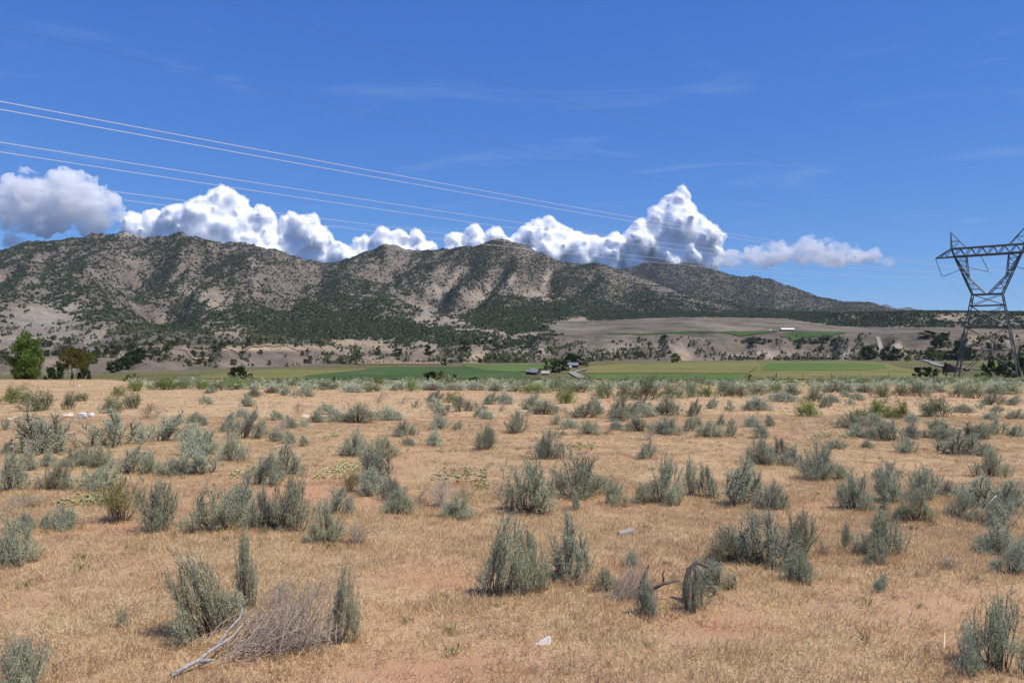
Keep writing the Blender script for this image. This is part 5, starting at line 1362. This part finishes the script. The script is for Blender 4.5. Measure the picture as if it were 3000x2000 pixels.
for q_, i in enumerate(pick):
    x, y, z = PJ[i]; px = 1500 + F * x / y
    zone = next(nm for lim, nm in SEG if px < lim)
    w = hj[i] * rng.uniform(0.9, 1.3)
    o = thing('juniper', 'dark green juniper dotted on the pale bluff ' + zone, 'tree', (x, y, z - 0.1), q_ * 1.3, (w, w, hj[i]), 'junipers on the bluff ' + zone)
    s, c = jm[q_ % 5]; obj('trunk', s, None, o); obj('crown', c, None, o)
pr = PJ[rest]
wj = blob_trees('bluff_woodland', pr, hj[rest] * 0.5, hj[rest], rng, M['juniper'])
tag(wj, 'scattered small junipers and brush covering the bluffs', 'woodland', kind='stuff')
print('bluff junipers', len(PJ), file=sys.stderr)

# ------------------------------------------------------------------ lattice tower
TD = 200.0
TX = (2893 - 1500) / F * TD
TH = R(38)
tz = hz(TX, TD) - 0.1
tower = thing('transmission_tower', 'steel lattice power-line tower with a wide crossarm and two pointed peaks', 'tower', (TX, TD, tz), -TH)
def zt(py): return (HZ - py) / F * TD - tz
def bar_obj(name, a, b, w, parent):
    bb = Bld(); bb.bar(a, b, w); return obj(name, bb.build(name), M['steel'], parent)
# half-widths along the crossarm (x) and along the line (y) by height
Zw, Zm1, Zm2, Zm3, Zb_, Zt_ = zt(862), zt(895), zt(924), zt(959), zt(746), zt(722)
Z7 = zt(1026)
half = lambda z: (np.interp(z, [0, Zw], [7.0, 3.3]), np.interp(z, [0, Zw], [3.9, 1.75]))
legs = {}
for sx in (-1, 1):
    for sy in (-1, 1):
        a = (sx * half(0)[0], sy * half(0)[1], 0.0); b = (sx * half(Zw)[0], sy * half(Zw)[1], Zw)
        lg = bar_obj('leg', a, b, 0.21, tower); legs[(sx, sy)] = lg
        fb_ = Bld(); fb_.box((a[0] - 0.4, a[1] - 0.4, -0.6), (a[0] + 0.4, a[1] + 0.4, 0.25)); obj('footing', fb_.build('footing'), M['gravel'], lg)
def pt(sx, sy, z): h = half(z); return (sx * h[0], sy * h[1], z)
lev = [0, Z7, Zm3, Zm1, Zw]
for (z0, z1) in zip(lev[:-1], lev[1:]):
    for face in range(4):
        c4 = [(-1, -1), (1, -1), (1, 1), (-1, 1)]
        p, q_ = c4[face], c4[(face + 1) % 4]
        if z0 == 0:
            m_ = tuple(0.5 * (np.array(pt(*p, z1)) + np.array(pt(*q_, z1))))
            bar_obj('brace', pt(*p, 0.1), m_, 0.12, tower); bar_obj('brace', pt(*q_, 0.1), m_, 0.12, tower)
            for cc in (p, q_):
                k0 = 0.5 * (np.array(pt(*cc, 0.1)) + np.array(m_)); bar_obj('brace', tuple(k0), pt(*cc, z1 * 0.55), 0.08, tower)
        else:
            bar_obj('brace', pt(*p, z0), pt(*q_, z1), 0.11, tower); bar_obj('brace', pt(*q_, z0), pt(*p, z1), 0.11, tower)
        bar_obj('horizontal_strut', pt(*p, z1), pt(*q_, z1), 0.16 if z1 != Zw else 0.22, tower)
# the Y-shaped head: two leaning arms from the waist to the crossarm
XB = 7.4                      # where the arms meet the crossarm
XE = 11.85                    # tips of the crossarm
dy = 1.15
TK = 0.45                     # height of the kink of the inner chord
for s in (-1, 1):
    arm = bar_obj('head_arm', (s * 3.3, -1.75, Zw), (s * XB, -dy, Zb_), 0.22, tower)
    bar_obj('chord', (s * 3.3, 1.75, Zw), (s * XB, dy, Zb_), 0.22, arm)
    for sy in (-1, 1):
        kz = Zw + TK * (Zb_ - Zw)
        bar_obj('chord', (s * 0.3, sy * 1.75, Zw), (s * 4.2, sy * 1.5, kz), 0.2, arm)
        bar_obj('chord', (s * 4.2, sy * 1.5, kz), (s * 4.7, sy * dy, Zb_), 0.17, arm)
        bar_obj('chord', (s * 4.2, sy * 1.5, kz), (s * XB, sy * dy, Zb_), 0.18, arm)
        outer = lambda t: (s * (3.3 + (XB - 3.3) * t), sy * (1.75 + (dy - 1.75) * t), Zw + (Zb_ - Zw) * t)
        inner = lambda t: (s * (0.3 + 3.9 * t / TK), sy * 1.6, Zw + (Zb_ - Zw) * t) if t < TK else (s * (4.2 + 0.5 * (t - TK) / (1 - TK)), sy * 1.35, Zw + (Zb_ - Zw) * t)
        for k, t in enumerate((0.14, 0.28, 0.42, 0.58, 0.74, 0.88)):
            bar_obj('lacing', outer(t), inner(t), 0.09, arm)
            bar_obj('lacing', outer(t), inner(min(1, t + 0.14)), 0.09, arm)
    for t in (0.3, 0.6, 0.8):
        a = (s * (3.3 + (XB - 3.3) * t), -(1.75 + (dy - 1.75) * t), Zw + (Zb_ - Zw) * t); bar_obj('lacing', a, (a[0], -a[1], a[2]), 0.09, arm)
# crossarm truss
cross = bar_obj('crossarm', (-XE, 0, Zb_ - 0.1), (-XB, -dy, Zb_), 0.22, tower)
bar_obj('chord', (-XE, 0, Zb_ - 0.1), (-XB, dy, Zb_), 0.22, cross)
XU = XB + 0.7
for sy in (-1, 1):
    bar_obj('chord', (-XB, sy * dy, Zb_), (XB, sy * dy, Zb_), 0.28, cross)
    bar_obj('chord', (XB, sy * dy, Zb_), (XE, 0, Zb_ - 0.1), 0.22, cross)
    bar_obj('chord', (-XU, sy * dy, Zt_), (XU, sy * dy, Zt_), 0.24, cross)
    for s in (-1, 1):
        bar_obj('chord', (s * XE, 0, Zb_ - 0.1), (s * XU, sy * dy, Zt_), 0.17, cross)
        for t in (0.3, 0.6):
            xe = s * (XE + (XB - XE) * t)
            bar_obj('lacing', (xe, sy * dy * t, Zb_), (s * (XE + (XU - XE) * t), sy * dy * t, Zb_ + (Zt_ - Zb_) * t), 0.09, cross)
            bar_obj('lacing', (xe, sy * dy * t, Zb_), (s * (XE + (XU - XE) * (t + .3)), sy * dy * (t + .3), Zb_ + (Zt_ - Zb_) * (t + .3)), 0.09, cross)
    xs = np.linspace(-XB, XB, 13)
    for k in range(12):
        a, b = xs[k], xs[k + 1]
        if k % 2 == 0: bar_obj('lacing', (a, sy * dy, Zb_), (b, sy * dy, Zt_), 0.14, cross)
        else: bar_obj('lacing', (a, sy * dy, Zt_), (b, sy * dy, Zb_), 0.14, cross)
for x_ in np.linspace(-XB, XB, 7):
    bar_obj('lacing', (x_, -dy, Zb_), (x_, dy, Zb_), 0.1, cross); bar_obj('lacing', (x_, -dy, Zt_), (x_, dy, Zt_), 0.1, cross)
# peaks carrying the shield wires
ZP = zt(672)
XP = 8.3
for s in (-1, 1):
    tipp = (s * XP, 0, ZP)
    pk = bar_obj('peak', (s * XU, -dy, Zt_), tipp, 0.18, tower)
    bar_obj('chord', (s * XU, dy, Zt_), tipp, 0.17, pk)
    for sy in (-1, 1):
        bar_obj('chord', (s * 4.7, sy * dy, Zt_), tipp, 0.14, pk)
        bar_obj('chord', (s * XU, sy * dy, Zt_), (s * XB, sy * dy, Zb_), 0.18, pk)
        bar_obj('lacing', (s * 6.2, sy * dy * 0.6, Zt_ + 0.42 * (ZP - Zt_)), (s * XU, sy * dy, Zt_), 0.08, pk)
        bar_obj('lacing', (s * 6.3, sy * dy * 0.6, Zt_ + 0.44 * (ZP - Zt_)), (s * 8.2, sy * dy * 0.55, Zt_ + 0.45 * (ZP - Zt_)), 0.08, pk)
# V-shaped insulator strings
ZI = zt(804)
def insulator(a, b, parent):
    P = np.array([a, b], float); L = np.linalg.norm(P[1] - P[0]); n = max(10, int(L / 0.16) * 2)
    t = np.linspace(0, 1, n); pts = P[0] + (P[1] - P[0]) * t[:, None]
    rd = np.where(np.arange(n) % 2 == 0, 0.05, 0.13); rd[:3] = 0.03; rd[-3:] = 0.03
    bb = Bld(); bb.tube(pts, rd, 7); return obj('insulator_string', bb.build('insulator_string', False), M['insul'], parent)
PH = {-1: -13.2, 0: 0.0, 1: 13.2}
SH = 5.6
att = {}
for s_x in (-1, 1):
    insulator((s_x * XE, 0, Zb_ - 0.15), (s_x * 10.3, 0, ZI), tower); insulator((s_x * 6.2, 0, zt(786)), (s_x * 10.3, 0, ZI), tower)
insulator((-1.5, 0, Zb_ - 0.1), (0.3, 0, ZI + 0.7), tower); insulator((-4.2, 0, zt(781)), (0.3, 0, ZI + 0.7), tower)
tower_m = Matrix.Translation((TX, TD, tz)) @ Matrix.Rotation(-TH, 4, 'Z')
wA = {'left': tower_m @ Vector((-10.3, 0, ZI - 0.25)), 'mid': tower_m @ Vector((0.3, 0, ZI + 0.45)), 'right': tower_m @ Vector((10.3, 0, ZI - 0.25)),
      'pl': tower_m @ Vector((-XP, 0, ZP)), 'pr': tower_m @ Vector((XP, 0, ZP))}
LD = np.array([-0.70, -0.714])
def cable(A, pts, off, r0, mat_, label, cat, group):
    """cable from the tower towards the left foreground; sag fitted so that it hangs through the sight lines of pts"""
    A = np.array(A); A = A + np.array([LD[1], -LD[0], 0]) * off
    T, Zs, W_ = [0.0], [A[2]], [50.0]
    for px, py in pts:
        u = (px - 1500) / F
        t = (A[0] - u * A[1]) / (u * LD[1] - LD[0])
        T.append(t); Zs.append((HZ - py) / F * (A[1] + LD[1] * t)); W_.append(1.0)
    cf = np.polyfit(T, Zs, 2, w=W_)
    tt = np.linspace(0, max(T) + 40, 160)
    P = np.column_stack([A[0] + LD[0] * tt, A[1] + LD[1] * tt, np.polyval(cf, tt)])
    bb = Bld(); bb.tube(P, r0, 6); o = obj('power_cable', bb.build('power_cable', True), mat_)
    return tag(o, label, cat, group)
GC = 'power cables spanning from the tower to the left'
for A, pr_, nm in [('right', [[(0, 297), (2222, 700), (2400, 725)], [(0, 321), (1000, 501), (2158, 700), (2400, 734)]], 'top'),
                   ('mid', [[(0, 417), (1000, 574), (1700, 679), (2400, 766)], [(0, 446), (1000, 596), (1700, 696), (2400, 776)]], 'middle'),
                   ('left', [[(0, 514), (1000, 649), (1700, 733), (2400, 797)], [(0, 537), (1000, 667), (1700, 749), (2400, 804)]], 'lowest')]:
    for k, pts in enumerate(pr_):
        cable(wA[A], pts, (-0.22, 0.22)[k], 0.0175, M['wire'], f'silvery power cable, {("upper", "lower")[k]} strand of the {nm} pair crossing the sky', 'cable', GC)
cable(wA['pl'], [(0, 83), (1110, 334), (1913, 525)], 0, 0.009, M['wire_thin'], 'thin dark shield wire running to the left peak of the tower', 'cable', GC)
cable(wA['pr'], [(663, 0), (1276, 198), (1913, 370), (2551, 548)], 0, 0.009, M['wire_thin'], 'thin dark shield wire running to the right peak of the tower', 'cable', GC)
for nm, A, w_ in [('left', 'left', 0.028), ('middle', 'mid', 0.028), ('right', 'right', 0.028)]:
    for k, off in ((0, -0.22), (1, 0.22)):
        p = np.array(wA[A]); d = np.array([0.74, 0.67]); tt = np.linspace(0, 330, 60)
        zz = p[2] - 0.235 * tt + 0.00058 * tt ** 2
        n_ = np.array([d[1], -d[0]]) * off
        bb = Bld(); bb.tube(np.column_stack([p[0] + n_[0] + d[0] * tt, p[1] + n_[1] + d[1] * tt, zz]), 0.02, 5)
        tag(obj('power_cable', bb.build('power_cable', True), M['wire']), f'{("near", "far")[k]} strand of the cable pair sagging away behind the tower from its {nm} insulator', 'cable', 'power cables going on beyond the tower')

# ------------------------------------------------------------------ fence along the edge of the flat
fence = thing('wire_fence', 'thin wire fence on dark posts along the far edge of the flat', 'fence', (0, 0, 0))
pb = Bld(); pb.tube(np.array([[0, 0, -0.2], [0, 0, 1.25]]), 0.035, 6); pm = pb.build('post'); pm.materials.append(M['post'])
fp = []
for px in np.concatenate([np.arange(905, 2260, 61.0), np.arange(2268, 2620, 84)]):
    y = float(edge_y(px)) * (1.02 if px < 2262 else 1.0) if px < 2262 else 128.0
    x = (px - 1500) / F * y; z = hz(x, y)
    o = obj('post', pm, None, fence); o.location = (x, y, z); o.scale = (1, 1, 1.05 if px < 2262 else 1.2); fp.append((x, y, z))
for hgt in (0.55, 0.85, 1.15):
    bb = Bld(); bb.tube(np.array(fp) + np.array([0, 0, hgt]), 0.006, 3, False); obj('wire', bb.build('wire'), M['wire_thin'], fence)
for px in (2252, 2275):
    y = 127.0; x = (px - 1500) / F * y; z = hz(x, y); o = obj('post', pm, None, fence); o.location = (x, y, z); o.scale = (2.2, 2.2, 1.25)
y = 127.0; xa, xb = (2252 - 1500) / F * y, (2275 - 1500) / F * y
bb = Bld(); bb.tube(np.array([[xa, y, hz(xa, y) + 1.15], [xb, y, hz(xb, y) + 1.15]]), 0.06, 6); obj('brace_rail', bb.build('brace_rail'), M['post'], fence)
# two thin stakes and a hanging dark bundle by the small tree
stk = thing('stake_frame', 'pair of thin stakes with a dark bundle tied on top below the rust-coloured tree', 'stakes', (0, 0, 0))
xs_, ys_, zs_ = ray(210, 1131, detail=True)
stk.location = (xs_, ys_, zs_)
for dx, dy_ in ((-0.14, 0.0), (0.12, 0.1)):
    bb = Bld(); bb.tube(np.array([[dx, dy_, -0.1], [dx + 0.08, dy_, 1.35]]), 0.02, 5); obj('stake', bb.build('stake'), M['post'], stk)
bb = Bld(); bb.tube(np.array([[0.05, 0, 0.75], [0.04, 0, 0.95], [0.1, 0, 1.25], [0.06, 0, 1.42]]), [0.04, 0.13, 0.11, 0.04], 7); obj('bundle', bb.build('bundle', True), M['tyre'], stk)

# ------------------------------------------------------------------ rocks, timber, sticks
def rock(name, label, px, py, w_px, h_px, mat_, seed, flat=1.0, sharp=0.25):
    r_ = np.random.RandomState(seed)
    x, y, z = ray(px, py, detail=True)
    bm = bmesh.new(); bmesh.ops.create_icosphere(bm, subdivisions=3, radius=0.5)
    cut = [(r_.normal(size=3), r_.uniform(0.2, 0.38)) for _ in range(9)]
    for v in bm.verts:
        c = np.array(v.co)
        for n_, d in cut:
            n2 = n_ / np.linalg.norm(n_); k = c @ n2
            if k > d: c = c - n2 * (k - d) * (1 - sharp * 0.2)
        c = c * (1 + 0.06 * float(perlin(c[0] * 5 + seed, c[1] * 5 + c[2] * 3)))
        v.co = c
    w, h = w_px * y / F, h_px * y / F
    me = bpy.data.meshes.new(name); bm.to_mesh(me); bm.free()
    o = obj(name, me, mat_); o.location = (x, y + 0.2 * w, z + 0.28 * h); o.scale = (w * 1.25, w * 0.9, h * 1.35); o.rotation_euler = (0, 0, r_.uniform(-0.4, 0.4))
    return tag(o, label, 'rock', 'pale rocks on the flat')
rock('boulder', 'flat cream boulder, leftmost of the three pale boulders', 194, 1222, 36, 14, M['tan_rock'], 3)
rock('boulder', 'tall white boulder in the middle of the three pale boulders', 242, 1227, 28, 22, M['white_rock'], 5)
rock('boulder', 'small white boulder, rightmost of the three pale boulders', 268, 1222, 18, 13, M['white_rock'], 8)
rock('boulder', 'tan wedge-shaped rock leaning among sagebrush left of centre', 897, 1226, 30, 14, M['tan_rock'], 12)
rock('boulder', 'small white rock on the bare knoll below the rust-coloured tree', 229, 1133, 12, 6, M['white_rock'], 15)
for i, (px, py, w, lab) in enumerate([(40, 1226, 16, 'small tan stone at the left border below the green shrubs'), (25, 1231, 22, 'low flat stone at the left border'), (1260, 1202, 6, 'tiny white stone right of the dome-shaped sagebrush'), (540, 1212, 7, 'tiny white stone right of the blue-grey sagebrush thicket'), (775, 1208, 8, 'tiny pale stone left of the tan wedge rock')]):
    rock('stone', lab, px, py, w, w * 0.45, M['white_rock'] if i > 1 else M['tan_rock'], 30 + i)
# jagged white chunk in the foreground
x, y, z = ray(1591, 1888, detail=True)
bb = Bld(); s = y / F
prof = [(-27, 0), (-22, 8), (-4, 18), (14, 27), (22, 29), (25, 20), (24, 4), (20, -2)]
n_ = len(prof)
v = [(a * s, 0.0, b * s - 0.01) for a, b in prof] + [(a * s * 0.96, 0.07, b * s * 0.85 - 0.01) for a, b in prof]
me = bpy.data.meshes.new('rock_chunk')
me.from_pydata(v, [], [list(range(n_))[::-1], list(range(n_, 2 * n_))] + [[i, (i + 1) % n_, n_ + (i + 1) % n_, n_ + i] for i in range(n_)])
o = obj('rock_chunk', me, M['white_rock']); o.location = (x, y, z); o.rotation_euler = (R(-22), 0, 0.1)
bv = o.modifiers.new('bevel', 'BEVEL'); bv.width = 0.006; bv.segments = 2
tag(o, 'jagged flat white stone lying in the front grass', 'rock')
# weathered block of timber
x, y, z = ray(1838, 1572, detail=True)
L = 52 * y / F
bb = Bld(); bb.box((-L / 2, -0.032, -0.02), (L / 2, 0.032, 0.022))
o = obj('timber_block', bb.build('timber_block'), M['drift']); o.location = (x, y + 0.1, z + 0.02); o.rotation_euler = (R(4), R(-7), R(32))
bv = o.modifiers.new('bevel', 'BEVEL'); bv.width = 0.006; bv.segments = 2
tag(o, 'short weathered grey timber block lying right of centre', 'timber')
def branch(name, label, paths, px, py, mat_, cat='branch', gs=1.0):
    x, y, z = ray(px, py, detail=True)
    o = thing(name, label, cat, (x, y, z))
    for i, (pts, r0, r1) in enumerate(paths):
        P = np.array([((a - px) * y / F, c_, max((py - b) * y / F * 0.35, 0.0) + h_) for a, b, c_, h_ in pts])
        bb = Bld(); bb.tube(P, np.linspace(r0, r1, len(P)), 7); obj('limb' if i == 0 else 'twig', bb.build('limb', True), mat_, o)
    return o
# silver branch at the lower edge: (photo column, photo row, depth offset, lift)
branch('fallen_branch', 'forked silver-grey dead branch lying in grass at the bottom left', [
    ([(535, 1998, -0.15, 0.03), (562, 1987, -0.06, 0.05), (580, 1970, 0.0, 0.055), (603, 1962, 0.07, 0.085), (620, 1950, 0.12, 0.09), (645, 1936, 0.22, 0.10), (658, 1920, 0.3, 0.13), (680, 1900, 0.4, 0.15)], 0.014, 0.0035),
    ([(612, 1955, 0.1, 0.08), (625, 1930, 0.2, 0.12), (648, 1905, 0.32, 0.16), (640, 1893, 0.4, 0.18), (622, 1886, 0.42, 0.21)], 0.008, 0.003),
    ([(585, 1970, 0.0, 0.05), (612, 1965, 0.02, 0.05), (628, 1962, 0.02, 0.05)], 0.014, 0.004)], 600, 1965, M['drift'])
branch('bent_stick', 'bent straw-coloured stick standing out of dark sagebrush at the right', [
    ([(2872, 1535, 0, 0.0), (2867, 1522, 0, 0.06), (2880, 1514, 0, 0.12), (2900, 1500, 0, 0.2), (2919, 1487, 0, 0.26)], 0.007, 0.006)], 2870, 1535, M['straw'], 'stick')
branch('pale_stick', 'straight pale stick lying in grass at the lower right', [
    ([(2750, 1926, -0.05, 0.02), (2780, 1908, 0.05, 0.035), (2808, 1892, 0.15, 0.05)], 0.006, 0.004)], 2780, 1910, M['straw'], 'stick')
branch('black_stub', 'charred black stub standing in front of the forked dead branches', [
    ([(1941, 1712, 0, 0.0), (1944, 1695, 0.0, 0.03), (1940, 1685, 0, 0.05), (1947, 1672, 0, 0.07)], 0.009, 0.005)], 1942, 1712, M['bark'], 'stub')
branch('twisted_branch', 'twisted dead sagebrush trunk arching over at the lower right of centre', [
    ([(2010, 1778, 0, 0.0), (2018, 1740, 0.1, 0.08), (2030, 1700, 0.12, 0.16), (2050, 1678, 0.1, 0.2), (2078, 1682, 0.05, 0.18)], 0.03, 0.012),
    ([(1905, 1735, 0.1, 0.03), (1950, 1725, 0.1, 0.08), (2000, 1715, 0.1, 0.1)], 0.018, 0.008),
    ([(1885, 1720, 0.15, 0.02), (1900, 1680, 0.15, 0.1), (1912, 1668, 0.15, 0.16)], 0.02, 0.006)], 1990, 1770, M['stem'])

# ------------------------------------------------------------------ buildings and vehicles of the valley
def house(name, label, cat, px, y, w, d, hw, hr, rz, wallm, roofm, doors=(), windows=(), over=0.35, py=None):
    x = (px - 1500) / F * y; z = hz(x, y) - 0.15
    if py is not None: x, y, z = ray(px, py, 150, 2500, detail=True); z -= 0.3
    o = thing(name, label, cat, (x, y, z), rz)
    b = Bld(); b.box((-w / 2, -d / 2, 0), (w / 2, d / 2, hw)); 
    b.add([(-w / 2, -d / 2, hw), (-w / 2, d / 2, hw), (-w / 2, 0, hw + hr), (w / 2, -d / 2, hw), (w / 2, d / 2, hw), (w / 2, 0, hw + hr)], None, [(0, 2, 1), (3, 4, 5)])
    obj('wall', b.build('wall'), wallm, o)
    b = Bld(); e = over
    for s in (-1, 1):
        yo = s * (d / 2 + e); zo = hw - hr * e / (d / 2)
        b.add([(-w / 2 - e, yo, zo), (w / 2 + e, yo, zo), (w / 2 + e, 0, hw + hr), (-w / 2 - e, 0, hw + hr), (-w / 2 - e, yo, zo + 0.15), (w / 2 + e, yo, zo + 0.15), (w / 2 + e, 0, hw + hr + 0.15), (-w / 2 - e, 0, hw + hr + 0.15)],
              [(0, 1, 2, 3), (4, 7, 6, 5), (0, 4, 5, 1), (1, 5, 6, 2), (0, 3, 7, 4)])
    obj('roof', b.build('roof'), roofm, o)
    for a, wd, hd in doors:
        b = Bld(); b.box((a - wd / 2, -d / 2 - 0.08, 0.02), (a + wd / 2, -d / 2 - 0.005, hd)); obj('door', b.build('door'), M['dark_open'], o)
    for a, z0, ww_, hh in windows:
        b = Bld(); b.box((a - ww_ / 2, -d / 2 - 0.06, z0), (a + ww_ / 2, -d / 2 - 0.004, z0 + hh)); obj('window', b.build('window'), M['dark_open'], o)
    return o
house('long_barn', 'long low barn with a shining white roof on the grey bench', 'barn', 2306, 1000, 20, 7, 2.4, 1.9, R(4), M['barn_wall'], M['barn_roof'], [(-6, 2.5, 2.0), (0, 2.5, 2.0), (6, 2.5, 2.0)], py=969)
house('farm_shed', 'flat grey-roofed shed, leftmost of the farm sheds', 'shed', 1549, 372, 2.6, 2.6, 1.6, 0.35, R(6), M['brown_wall'], M['grey_roof'], [(0.3, 1.0, 1.3)])
house('farm_shed', 'dark shed with a pale metal roof behind the other farm sheds', 'shed', 1563, 385, 3.2, 2.6, 2.2, 0.4, R(4), M['brown_wall'], M['grey_roof'], [(0, 1.3, 1.6)])
house('farm_shed', 'dark gabled shed in the middle of the farm sheds', 'shed', 1567, 366, 3.0, 3.0, 1.5, 0.9, R(-25), M['brown_wall'], M['grey_roof'], [(0, 1.0, 1.2)])
house('farm_cabin', 'low cabin with a pale tan roof beside the big farm tree', 'cabin', 1597, 368, 3.2, 2.6, 1.0, 0.95, R(3), M['brown_wall'], M['pale_wall'], [(-0.6, 0.7, 0.9)], [(0.8, 0.4, 0.6, 0.4)])
house('farm_house', 'dark maroon farmhouse with a grey roof behind the drive', 'house', 1679, 520, 6.6, 6, 2.0, 1.6, R(-8), M['brown_wall'], M['grey_roof'], [(-1, 1.0, 1.8)], [(1.6, 0.7, 1.0, 0.9), (-2.4, 0.7, 0.8, 0.9)])
house('brown_house', 'brown wooden house with a long sloping roof among trees left of the tower', 'house', 2787, 420, 5.6, 7, 2.6, 2.0, R(38), M['barn_wall'], M['brown_wall'], [(0, 1.1, 1.9)], [(1.8, 0.9, 0.9, 0.9), (-1.8, 0.9, 0.9, 0.9)])
house('small_cabin', 'tiny red-brown cabin with a white gable seen through the tower legs', 'cabin', 2832, 440, 2.6, 2.2, 1.1, 0.5, R(10), M['barn_wall'], M['barn_wall'], [(0, 0.7, 0.9)])
house('white_shed', 'small white-roofed hut left of the long barn', 'hut', 2257, 1000, 2.4, 2.0, 1.3, 0.6, 0.1, M['pale_wall'], M['barn_roof'], [(0, 0.8, 1.0)], py=969)
def car(label, px, y, rz):
    x = (px - 1500) / F * y; z = hz(x, y) + 0.5
    o = thing('parked_car', label, 'car', (x, y, z), rz, None, 'cars parked at the farm')
    me = bpy.data.meshes.new('body')
    pr = [(-2.1, .35), (-2.1, .85), (-1.3, .95), (-.8, 1.45), (.9, 1.45), (1.6, .95), (2.15, .85), (2.15, .35)]
    v = [(a, s * .85, b) for s in (-1, 1) for a, b in pr]; n = len(pr)
    me.from_pydata(v, [], [list(range(n)), list(range(2 * n - 1, n - 1, -1))] + [[i, n + i, n + (i + 1) % n, (i + 1) % n] for i in range(n)])
    obj('body', me, M['white_paint'], o)
    for a in (-1.35, 1.35):
        for s in (-1, 1):
            b = Bld(); b.tube(np.array([[a, s * .72, .33], [a, s * .9, .33]]), .33, 10); obj('wheel', b.build('wheel'), M['tyre'], o)
    for s in (-1, 1):
        b = Bld(); b.box((-.75, s * .86 - .01, 1.0), (.95, s * .86 + .01, 1.35)); obj('window', b.build('window'), M['dark_open'], o)
car('white car parked beside the farm drive, left one', 1660, 480, 0.5)
car('white car parked beside the farm drive, right one', 1669, 487, 1.2)
# metal bin roof peeping over the brush
x = (1728 - 1500) / F * 150.0
b = Bld(); b.tube(np.array([[0, 0, 0], [0, 0, 1.6], [0, 0, 2.0], [0, 0, 2.4]]), [1.1, 1.1, 0.75, 0.1], 14)
o = thing('stock_tank', 'pale metal tank half hidden in brush below the farm drive', 'tank', (x, 150.0, hz(x, 150.0)))
obj('shell', b.build('shell', True), M['grey_roof'], o)
# ------------------------------------------------------------------ air between the eye and the mountains
hb = Bld(); hb.box((-13500, -380, -18), (13500, 13600, 805))
hz_me = hb.build('haze')
hmx = bpy.data.materials.new('haze'); hmx.use_nodes = True
hmx.node_tree.nodes.clear()
ho = N(hmx, 'ShaderNodeOutputMaterial'); hv_ = N(hmx, 'ShaderNodeVolumePrincipled')
hv_.inputs['Color'].default_value = (0.72, 0.84, 1.0, 1)
hv_.inputs['Density'].default_value = 2.3e-5
hv_.inputs['Anisotropy'].default_value = 0.0
LK(hmx, hv_.outputs[0], ho.inputs['Volume'])
tag(obj('haze', hz_me, hmx), 'pale blue haze in the air over the valley', 'haze', kind='stuff')
